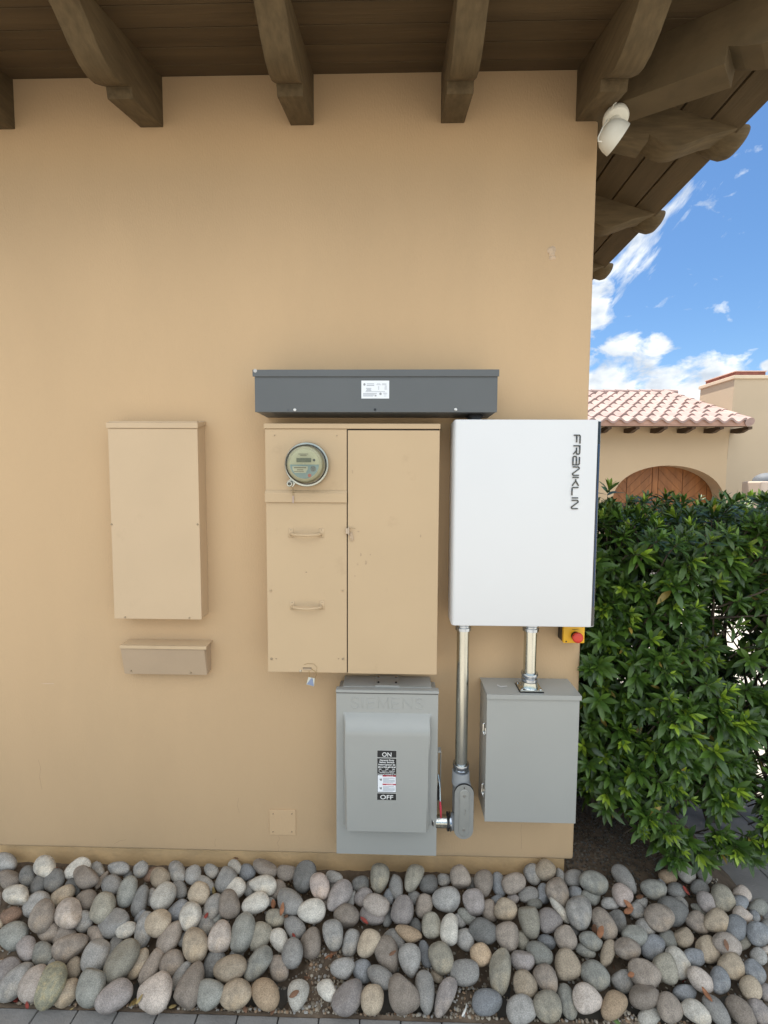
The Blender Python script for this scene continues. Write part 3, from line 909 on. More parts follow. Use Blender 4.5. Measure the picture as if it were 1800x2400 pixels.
# nipple to the safety switch
xsw = P(1026, 1800, -.10).x
np_ = thing('conduit', 'short horizontal conduit stub between safety switch and oval fitting', 'conduit', (xsw, YC, zn))
xn1 = xm - .045
MB().lathe([(0, RC), (xn1 - xsw + .01, RC)], (xsw - .004, YC, zn), (1, 0, 0), 28).build('pipe', ZINC, np_, smooth=40)
mb = MB()
mb.lathe([(0, RC + .001), (.001, RC + .009), (.009, RC + .009), (.010, RC + .001)], (xn1 - .016, YC, zn), (1, 0, 0), 8)
mb.build('locknut', BLACK, np_, smooth=30)
MB().lathe([(0, RC + .002), (.001, RC + .011), (.005, RC + .011), (.006, RC + .002)], (xn1 - .005, YC, zn), (1, 0, 0), 24).build('washer', ZINCB, np_, smooth=30)

# 8 plain grey box
Yg = -.132
gb = thing('pull_box', 'plain grey metal box with conduit entering its top, at the wall corner', 'electrical box', P(1250, 1780, 0))
X0 = (P(1141.5, 1640, Yg).x + P(1137, 1925, Yg).x) / 2
X1 = (P(1357, 1640, Yg).x + P(1349.5, 1925, Yg).x) / 2
Z1, Z0 = P(1250, 1639, Yg).z, P(1243, 1928, Yg).z
MB().box(X0, X1, Yg + .0035, 0, Z0 + .002, Z1 + .004).build('body', GREYL, gb, bevel=.002)
MB().box(X0 - .001, X1 + .001, Yg, Yg + .003, Z0, Z1).build('cover', GREYL, gb, bevel=.001)
ZC = P(1250, 1629.5, Yg - .005).z
MB().prism([(0, ZC + .004), (Yg - .006, ZC), (Yg - .006, Z1 + .0005), (Yg - .0035, Z1 + .0005), (Yg - .0035, ZC - .003), (0, ZC + .001)], 0, X0 - .003, X1 + .006).build('lid', GREYL, gb, bevel=.0008)
for py_ in (1700, 1840):
    p = P(1138, py_, -.085)
    mb = MB().tube([(X0 - .003, -.105, p.z + .020), (X0 - .007, -.105, p.z + .018), (X0 - .008, -.104, p.z - .012), (X0 - .004, -.112, p.z - .022), (X0 - .003, -.118, p.z - .024)], .0028, 8)
    mb.box(X0 - .004, X0 - .0002, -.127, -.112, p.z - .012, p.z + .012)
    mb.build('latch', CHROME, gb, smooth=50)
xc2 = P(1242, 1540, YC).x
ztp = ZC + .002 + .004 * (1 - .085 / .132)
hb = MB().box(xc2 - .043, xc2 + .043, YC - .034, YC + .036, ztp + .001, ztp + .006).build('hub_plate', ZINC, gb, bevel=.001)
MB().box(xc2 - .045, xc2 + .045, YC - .036, YC + .038, ztp - .0035, ztp + .0012).build('gasket', BLACK, gb)
for dx in (-.035, .035):
    for dy in (-.027, .029):
        MB().lathe([(0, .0045), (.004, .004), (.005, .002)], (xc2 + dx, YC + dy, ztp + .006), (0, 0, 1), 10).build('screw', ZINCB, hb, smooth=40)
MB().lathe([(0, .034), (.006, .031), (.022, .029)], (xc2, YC, ztp + .006), (0, 0, 1), 28).build('hub', ZINC, hb, smooth=40)
q_ = P(1178, 1610, -.09)
MB().add([(q_.x - .018, -.068, ztp + .0012), (q_.x - .006, -.086, ztp + .0012), (q_.x + .022, -.078, ztp + .0012), (q_.x + .021, -.070, ztp + .0012), (q_.x - .004, -.076, ztp + .0012), (q_.x - .013, -.062, ztp + .0012)], [(0, 1, 4, 5), (1, 2, 3, 4)]).build('tape_scrap', mat('tape', (.55, .56, .55), .5), gb)
cd2 = thing('conduit', 'short vertical galvanised conduit from white unit into plain grey box', 'conduit', (xc2, YC, ztp))
zl = ztp + .028
MB().lathe([(0, RC), (zU - zl + .001, RC)], (xc2, YC, zl), (0, 0, 1), 32).build('pipe', ZINC, cd2, smooth=40)
mb = MB(); coupling(mb, (xc2, YC, zU - .003), (0, 0, -1)); mb.build('connector', ZINCB, cd2, smooth=35)
mb = MB(); coupling(mb, (xc2, YC, zl + .036), (0, 0, -1)); mb.build('connector', ZINCB, cd2, smooth=35)

# 9 safety switch
Ys = -.104
sw = thing('safety_switch', 'grey safety switch with bulged cover, on/off label and side lever', 'safety switch', P(907, 1830, 0))
X0 = (P(788.5, 1640, Ys).x + P(788.5, 2000, Ys).x) / 2
X1 = (P(1026, 1640, Ys).x + P(1023.5, 2000, Ys).x) / 2
Z1, Z0 = P(907, 1626, Ys).z, P(907, 2003, Ys).z
MB().box(X0 + .004, X1 - .004, Ys + .008, 0, Z0 + .003, Z1 + .002).build('body', GREYL, sw, bevel=.003)
# cover with pressed bulge
bx0, bx1 = P(804.5, 1800, Ys).x, P(1010.5, 1800, Ys).x
bz1, bz0 = P(907, 1671, Ys).z, P(907, 1931.5, Ys).z
def sm(t):
    t = max(0., min(1., t))
    return t * t * (3 - 2 * t)
nx, nzz = 70, 96
vs, fs = [], []
for j in range(nzz + 1):
    for i in range(nx + 1):
        x = X0 + (X1 - X0) * i / nx
        z = Z0 + (Z1 - Z0) * j / nzz
        vs.append([x, Ys, z])
# snap grid lines to the bulge edges
def snap(vals, targets):
    vals = list(vals)
    for t_ in targets:
        k = min(range(1, len(vals) - 1), key=lambda q: abs(vals[q] - t_))
        vals[k] = t_
    return vals
xs = snap([X0 + (X1 - X0) * i / nx for i in range(nx + 1)], [bx0, bx1])
zs_ = snap([Z0 + (Z1 - Z0) * j / nzz for j in range(nzz + 1)], [bz0, bz0 + .005, bz1])
vs = []
for z in zs_:
    for x in xs:
        h = 0
        if bx0 <= x <= bx1 and bz0 <= z <= bz1:
            tv = (bz1 - z)
            side = .009 + .012 * min(1, tv / (bz1 - bz0))
            ht = 1 - (1 - min(1, tv / .066)) ** 1.9
            hb_ = sm((z - bz0) / .005)
            hx = sm(min(x - bx0, bx1 - x) / side)
            h = .044 * ht * hx * hb_
        vs.append((x, Ys - h, z))
fs = [(j * (nx + 1) + i, j * (nx + 1) + i + 1, (j + 1) * (nx + 1) + i + 1, (j + 1) * (nx + 1) + i) for j in range(nzz) for i in range(nx)]
# return flange
nb = len(vs)
ring = [i for i in range(nx + 1)] + [j * (nx + 1) + nx for j in range(1, nzz + 1)] + [nzz * (nx + 1) + i for i in range(nx - 1, -1, -1)] + [j * (nx + 1) for j in range(nzz - 1, 0, -1)]
vs += [(vs[i][0], Ys + .010, vs[i][2]) for i in ring]
m_ = len(ring)
fs += [(ring[k], nb + k, nb + (k + 1) % m_, ring[(k + 1) % m_]) for k in range(m_)]
cover = MB().add(vs, fs).build('cover', GREYL, sw, smooth=32)
zl0, zl1 = P(907, 1624.5, Ys).z, P(907, 1617.5, Ys).z
MB().prism([(Ys + .004, zl0 + .001), (Ys - .004, zl0 + .001), (Ys - .004, zl1 - .001), (Ys + .002, zl1 + .0005), (Ys + .022, zl1 + .002), (Ys + .022, zl0 + .004)], 0, X0 - .001, X1 + .002).build('top_lip', GREYL, sw, bevel=.0012)
# raintight hood on top
zh = P(907, 1594, -.03).z
MB().box(X0 + .001, X1 - .001, Ys - .0025, Ys + .006, zl0 - .0018, zl0 + .0022).build('lip_gap', BLACK, sw)
xh0, xh1 = P(807, 1600, -.03).x, P(1009, 1600, -.03).x
hood = MB().prism([(0, zl1), (0, zh + .004), (-.018, zh + .006), (-.03, zh + .002), (Ys + .018, zl1 + .004), (Ys + .02, zl1)], 0, xh0, xh1).build('hood', GREYL, sw, bevel=.003, seg=3, smooth=50)
xp0, xp1 = P(880, 1600, -.03).x, P(935, 1600, -.03).x
MB().prism([(0, zh + .003), (0, zh + .009), (-.018, zh + .010), (-.032, zh + .006), (Ys + .019, zl1 + .009), (Ys + .019, zl1 + .002), (-.03, zh + .001)], 0, xp0, xp1).build('hub_cover', GREYL, hood, bevel=.0012)
for px_ in (887, 928):
    for Y_, dz in ((-.022, .010), (-.062, .0005)):
        x_ = P(px_, 1600, Y_).x
        zz = zh + .008 if Y_ > -.03 else zl1 + .009 + (zh + .006 - zl1 - .009) * ((Y_ - Ys - .019) / (-.032 - Ys - .019))
        MB().lathe([(0, .0045), (.003, .004), (.004, .002)], (x_, Y_, zz), (0, -.4, 1), 10).build('screw', ZINCB if Y_ > -.03 else BLACK, hood, smooth=40)
p = P(947, 1603.5, -.05)
MB().box(p.x - .004, p.x + .004, p.y - .003, p.y, p.z - .0, p.z + .0012).build('sticker_scrap', PAPER, hood)
xs0, xs1 = P(823, 1650, Ys).x, P(992, 1650, Ys).x
ZL0, ZL1 = P(907, 1660.5, Ys).z, P(907, 1636, Ys).z
BLK = {'S': ([[(.95, .80), (.80, .97), (.50, 1), (.20, .97), (.05, .80), (.10, .62), (.50, .50), (.90, .38), (.95, .20), (.80, .03), (.50, 0), (.20, .03), (.05, .20)]], .72),
       'I': ([[(0, 0), (0, 1)]], .10), 'E': ([[(1, 1), (0, 1), (0, 0), (1, 0)], [(0, .5), (.9, .5)]], .66),
       'M': ([[(0, 0), (.04, 1), (.5, .12), (.96, 1), (1, 0)]], .95), 'N': ([[(0, 0), (0, 1), (1, 0), (1, 1)]], .80)}
def stroke_word(word, glyphs, xl, xr, z0_, z1_, yb_, hw_, gap_, th, m_, par, name, bev):
    tot = sum(glyphs[c][1] for c in word) + gap_ * (len(word) - 1)
    un = (xr - xl) / tot
    cur_ = xl
    for c in word:
        st_, wd_ = glyphs[c]
        mb = MB()
        for k_, pl in enumerate(st_):
            pts_ = [Vector((cur_ + p_[0] * wd_ * un, z0_ + p_[1] * (z1_ - z0_))) for p_ in pl]
            L_, R3 = [], []
            for i in range(len(pts_)):
                d0 = (pts_[i] - pts_[i - 1]).normalized() if i else None
                d1 = (pts_[i + 1] - pts_[i]).normalized() if i < len(pts_) - 1 else None
                d0 = d0 or d1; d1 = d1 or d0
                dd = d0 + d1
                dd = dd.normalized() if dd.length > .2 else d1
                nn = Vector((-dd.y, dd.x))
                kk = hw_ / max(.6, dd.dot(d0))
                L_.append(pts_[i] + nn * kk); R3.append(pts_[i] - nn * kk)
            for i in range(len(pts_) - 1):
                poly = [L_[i], L_[i + 1], R3[i + 1], R3[i]]
                mb.hexa([(q_.x, yb_ - th - .00005 * (i % 2) - .0001 * k_, q_.y) for q_ in poly], [(q_.x, yb_ + .0003, q_.y) for q_ in poly])
        mb.build(name, m_, par, bevel=bev, seg=2, smooth=60)
        cur_ += (wd_ + gap_) * un
stroke_word('SIEMENS', BLK, xs0, xs1, ZL0, ZL1, Ys, 0.0024, .34, .0011, GREYL, cover, 'raised_letter', .0006)
# label
Yl = Ys - .0445
lx0, lx1 = P(883.5, 1815, Yl).x, P(929.5, 1815, Yl).x
lz1, lz0 = P(906, 1758.5, Yl).z, P(906, 1875.5, Yl).z
LW_, LH = lx1 - lx0, lz1 - lz0
lab = MB().box(lx0, lx1, Yl - .0002, Yl + .001, lz0, lz1).build('label', mat('label_border', (.50, .50, .47), .5), cover)
def lbx(u0, u1, v0, v1, m, nm='panel', y=.0004):
    return MB().box(lx0 + LW_ * u0, lx0 + LW_ * u1, Yl - .0002 - y, Yl, lz1 - LH * v1, lz1 - LH * v0).build(nm, m, lab)
lbx(.015, .985, .005, .142, INK); lbx(.015, .985, .160, .845, INK); lbx(.015, .985, .862, .995, INK)
WT_ = mat('white_print', (.80, .80, .77), .5)
cxl = (lx0 + lx1) / 2
def ltext(s, v, hfrac, wfrac=None, m=WT_, bold=.0, cx=.5, y=.0009):
    return text('lettering', s, LH * hfrac, (lx0 + LW_ * cx, Yl - .0002 - y, lz1 - LH * v), m, lab, width=None if wfrac is None else LW_ * wfrac, bold=bold, extrude=.0002)
ltext('ON', .122, .088, .47, bold=.00012)
ltext('OFF', .977, .090, .66, bold=.00012)
tl = [ltext('General Duty', .208, .030, .74, bold=.0002), ltext('Safety Switch', .250, .030, .76, bold=.0002), ltext('Interrupteur de', .296, .030, .86, bold=.0002),
      ltext('sécurité général', .342, .030, .90, bold=.0002), ltext('200        240        250', .384, .022, .82, bold=.0001), ltext('A   Vac/V~  Vdc/V=', .420, .020, .84, bold=.0001),
      ltext('Horsepower Rated', .452, .019, .72, bold=.0001), ltext('Puissance nominale en HP', .484, .019, .92, bold=.0001)]
joined(tl)
lbx(.04, .965, .497, .832, PAPER, y=.0006)
lbx(.29, .965, .497, .523, REDINK, y=.0010); lbx(.29, .965, .665, .692, REDINK, y=.0010)
joined([ltext('DANGER', .520, .018, .34, cx=.66, y=.0013), ltext('DANGER', .689, .018, .34, cx=.66, y=.0013)])
mb = MB()
for base in (.545, .715):
    for k, w_ in enumerate((.55, .62, .30, .60, .62, .60, .61, .5)):
        if base + .0135 * k > .66 and base < .6:
            break
        mb.box(lx0 + LW_ * .31, lx0 + LW_ * (.31 + w_), Yl - .0012, Yl - .0004, lz1 - LH * (base + .0135 * k + .005), lz1 - LH * (base + .0135 * k))
mb.build('print_lines', GREYINK, lab)
mb = MB()
for v in (.585, .757):
    c_ = (lx0 + LW_ * .21, lz1 - LH * v)
    mb.prism([(c_[0] + .0026 * math.cos(a_), c_[1] + .0045 * math.sin(a_)) for a_ in [2 * PI * i / 12 for i in range(12)]], 1, Yl - .0014, Yl - .0004)
    mb.prism([(c_[0] - .007, c_[1] + .005), (c_[0] - .0035, c_[1] + .001), (c_[0] - .0045, c_[1] + .0005), (c_[0] - .0028, c_[1] - .001), (c_[0] - .0058, c_[1] + .0002), (c_[0] - .0050, c_[1] + .0018)], 1, Yl - .0014, Yl - .0004)
mb.build('shock_symbol', INK, lab)
# side gear: back plate, lever with red grip, hasp
xh = P(1026, 1800, Ys).x
zA, zB_ = P(1032, 1755, -.07).z, P(1032, 1912, -.07).z
MB().box(xh - .002, xh + .003, -.088, -.040, zB_ + .02, zA).build('lever_guide', ZINC, sw, bevel=.001)
MB().box(xh + .0135, xh + .0155, -.080, -.050, zB_ + .04, zA - .004).build('lever_guard', GREYL, sw, bevel=.0008)
MB().box(xh + .003, xh + .0135, -.080, -.052, zA - .010, zA - .004).build('guard_bracket', GREYL, sw)
MB().box(xh + .001, xh + .009, -.100, -.060, P(1030, 1868, -.08).z, P(1030, 1842, -.08).z).build('pivot_block', BLACK, sw, bevel=.001)
a_, b_ = P(1030, 1835, -.095), P(1034, 1880, -.118)
MB().tube([(xh + .004, -.085, P(1030, 1815, -.085).z), (xh + .010, -.100, P(1030, 1845, -.1).z), (xh + .010, b_.y, b_.z)], .0032, 8).build('lever', ZINCB, sw, smooth=50)
g0, g1 = P(1034, 1878, -.118), P(1035, 1918, -.135)
MB().tube([(xh + .0095, g0.y, g0.z), (xh + .0100, (g0.y * 3 + g1.y) / 4, g0.z * .75 + g1.z * .25), (xh + .0110, (g0.y + g1.y) / 2, (g0.z + g1.z) / 2), (xh + .0115, g1.y, g1.z)], [.0032, .0046, .0046, .0022], 12).build('grip', REDH, sw, smooth=50)
p = P(1014, 1927, Ys)
MB().tube([(p.x, Ys - .001, p.z + .011), (p.x + .002, Ys - .007, p.z + .008), (p.x + .002, Ys - .007, p.z - .010), (p.x, Ys - .001, p.z - .012)], .0018, 8).build('latch', CHROME, sw, smooth=50)
MB().box(p.x - .003, p.x + .002, Ys - .001, Ys + .002, p.z - .010, p.z + .010).build('latch_slot', BLACK, sw)

# hairline cracks low on the stucco
CRK = mat('hairline_crack', (.27, .185, .11), .95)
for pts_ in (((652, 1996), (654, 1985), (649, 1976), (655, 1966), (652, 1958)), ((505, 1984), (503, 1975), (506, 1966)), ((268, 1978), (282, 1970), (296, 1968)), ((1222, 1990), (1223, 1968), (1221, 1945), (1223, 1932)), ((90, 1780), (96, 1800), (93, 1822), (99, 1850)), ((560, 1870), (556, 1888), (561, 1905))):
    rc_ = random.Random(len(pts_))
    MB().tube([P(a_ + rc_.uniform(-.8, .8), b_, .0001) for a_, b_ in pts_], .00038, 5).build('crack', CRK, house)
# 10 square cover plate low on the wall
x0, z1 = XZ(631, 1897.5, -.003); x1, z0 = XZ(693.5, 1958, -.003)
cp = MB().box(x0, x1, -.0035, 0, z0, z1).build('cover_plate', STUCCO, bevel=.0012)
tag(cp, 'square stucco coloured cover plate with four screws low on the wall', 'cover plate')
for i, q_ in enumerate(((640, 1907), (684, 1907), (640, 1949), (684, 1949))):
    screw(q_[0], q_[1], -.0035, cp, .0024, BRASSY)
# mud wasp nest scar
p = P(1296, 589, 0)
nst = MB()
for k in range(7):
    a_ = k * 1.1
    nst.lathe([(0, .015 - .0012 * k), (.003, .010 - .0008 * k), (.005, .004)], (p.x - .004 + .011 * math.cos(a_) * (k % 3) / 2, 0, p.z - .003 * k + .012 * math.sin(a_)), (0.1 * math.cos(a_), -1, .1), 9)
tag(nst.build('mud_nest', mat('pale_mud', (.50, .37, .25), .95, bump=1, bscale=90, var=.2, vscale=30), smooth=60), 'small pale mud nest stuck high on the wall near the corner', 'insect nest')
p = P(112, 1602, 0)
tag(MB().add([(p.x - .03, -.001, p.z - .0006), (p.x - .012, -.0014, p.z - .0016), (p.x + .028, -.001, p.z - .001), (p.x + .026, -.0014, p.z + .0016), (p.x - .01, -.0014, p.z + .0012)], [(0, 1, 2, 3, 4)]).build('plaster_scrape', mat('pale_scrape', (.62, .47, .32), .9)), 'short pale scrape on the plain wall left of the small tan box', 'scrape')

# ------------------------------------------------------------------ ground
GR = mat('concrete_drive', (.38, .355, .31), .9, var=.1, vscale=.6, bump=.4, bscale=40)
g = MB().add([(-300, -300, -.02), (300, -300, -.02), (300, 600, -.02), (-300, 600, -.02)], [(0, 1, 2, 3)]).build('ground', GR)
structure(g)
PAV = mat('grey_pavers', (.225, .213, .197), .85, var=.14, vscale=9, bump=.9, bscale=170, dirt=(.17, .16, .145), dirt_amt=.6, dirt_scale=5)
SAND = mat('joint_sand', (.07, .062, .05), .95, var=.2, vscale=30)
mb = MB().add([(-4, -6, -.008), (1.9, -6, -.008), (1.9, 6, -.008), (-4, 6, -.008)], [(0, 1, 2, 3)])
structure(mb.build('paving_bed', SAND))
mb = MB()
rows = [(-.467, -.60), (-.603, -.80), (-.803, -1.0), (-1.003, -1.2)]
for k, (y1, y0) in enumerate(rows):
    x = -2.4 + (.07 if k % 2 else 0)
    while x < 1.42:
        w_ = .128 if k == 0 else .2
        dz = random.uniform(-.0015, .0015)
        mb.box(x, min(x + w_ - .004, 1.44), y0, y1 - .0 , -.03, .004 + dz)
        x += w_
# path on the right: long slabs running away
for i in range(3):
    x = 1.445 + i * .165
    y = -3
    while y < 4:
        L_ = .33
        dz = random.uniform(-.0015, .0015)
        mb.box(x, x + .161, y, y + L_ - .004, -.03, .004 + dz)
        y += L_
structure(mb.build('paving', PAV, bevel=.003, seg=2))
mb = MB().add([(-4, -6, -.004), (1.44, -6, -.004), (1.44, -1.21, -.004), (-4, -1.21, -.004)], [(0, 1, 2, 3)])
structure(mb.build('driveway', mat('driveway_pavers', (.36, .33, .285), .85, var=.15, vscale=5)))

BARE = [(775, 2275, .11, .10), (720, 2330, .07, .05), (1105, 2345, .08, .06), (960, 2388, .10, .035), (650, 2380, .2, .03), (1465, 2385, .06, .05), (585, 2368, .10, .03), (350, 2372, .06, .02), (1000, 2270, .04, .04)]
BAREP = []
for bx_, by_, ra_, rb_ in BARE:
    d_ = ray(bx_, by_)
    q_ = CAM + d_ * ((.03 - CAM.z) / d_.z)
    BAREP.append((q_.x, q_.y, ra_, rb_))
def bare(x, y):
    return max(0, max(1 - math.sqrt(((x - a) / c) ** 2 + ((y - b) / d) ** 2) ** 2 for a, b, c, d in BAREP))
def bedz(x, y):
    """surface of the gravel bed"""
    t = (y + .467) / .467
    t = max(0, min(1.15, t))
    z = .006 + .075 * t
    if x > 1.30:
        z *= max(.1, 1 - (x - 1.30) / .16)
    return z
SOIL = mat('bed_soil', (.115, .082, .054), .95, var=.35, vscale=25, bump=1.5, bscale=80, dirt=(.08, .056, .036), dirt_amt=.7, dirt_scale=12)
nX, nY = 150, 60
vs, fs = [], []
rs = np.random.RandomState(3)
for j in range(nY + 1):
    for i in range(nX + 1):
        x = -2.4 + (1.44 + 2.4) * i / nX
        yv = -.466 + (1.9) * (j / nY) ** 1.3
        sink = .030 * (1 - min(1, 2.2 * bare(x, yv))) * min(1, max(0, (yv + .46) / .03)) * (1 if x < 1.28 else 0)
        vs.append((x, yv, bedz(x, yv) - sink + (rs.uniform(-.004, .004) if 0 < j else -.006)))
fs = [(j * (nX + 1) + i, j * (nX + 1) + i + 1, (j + 1) * (nX + 1) + i + 1, (j + 1) * (nX + 1) + i) for j in range(nY) for i in range(nX)]
structure(MB().add(vs, fs).build('soil', SOIL, smooth=80))

# fine gravel: far too many to count
def colour_attr(me, cols, name='tint'):
    at = me.color_attributes.new(name, 'FLOAT_COLOR', 'POINT')
    at.data.foreach_set('color', np.array(cols, dtype=np.float32).ravel())
vs, fs, cs = [], [], []
ico = bmesh.new(); bmesh.ops.create_icosphere(ico, subdivisions=1, radius=1)
iv = np.array([v.co[:] for v in ico.verts]); if_ = [tuple(v.index for v in f.verts) for f in ico.faces]; ico.free()
GCOL = [(.30, .25, .18), (.24, .20, .15), (.38, .33, .26), (.17, .13, .09), (.27, .18, .11), (.32, .30, .27)]
for k in range(16000):
    x = rs.uniform(-1.5, 1.44); yv = -.46 + .46 * rs.uniform(0, 1) ** 1.6
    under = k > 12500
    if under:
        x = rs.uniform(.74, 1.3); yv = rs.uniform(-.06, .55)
    bb = bare(x, yv)
    if bb < .02 and not under and rs.rand() < .72:
        continue
    sk = .030 * (1 - min(1, 2.2 * bb)) * min(1, max(0, (yv + .46) / .03)) * (1 if x < 1.28 else 0)
    s_ = rs.uniform(.0024, .0062)
    pv = iv * rs.uniform(.6, 1.3, 3) * s_
    a_ = rs.uniform(0, 6.28)
    c_, s2 = math.cos(a_), math.sin(a_)
    pv = np.stack([pv[:, 0] * c_ - pv[:, 1] * s2, pv[:, 0] * s2 + pv[:, 1] * c_, pv[:, 2] * .7], 1) + (x, yv, bedz(x, yv) - sk + s_ * .4 + .001)
    o = len(vs)
    vs += pv.tolist(); fs += [tuple(i + o for i in f) for f in if_]
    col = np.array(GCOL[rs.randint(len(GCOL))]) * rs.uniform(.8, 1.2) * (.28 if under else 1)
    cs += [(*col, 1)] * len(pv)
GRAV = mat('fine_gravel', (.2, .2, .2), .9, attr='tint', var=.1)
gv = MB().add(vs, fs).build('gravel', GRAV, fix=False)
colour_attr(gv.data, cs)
gv['kind'] = 'stuff'
gv['label'] = 'fine brown and grey gravel between the river stones'

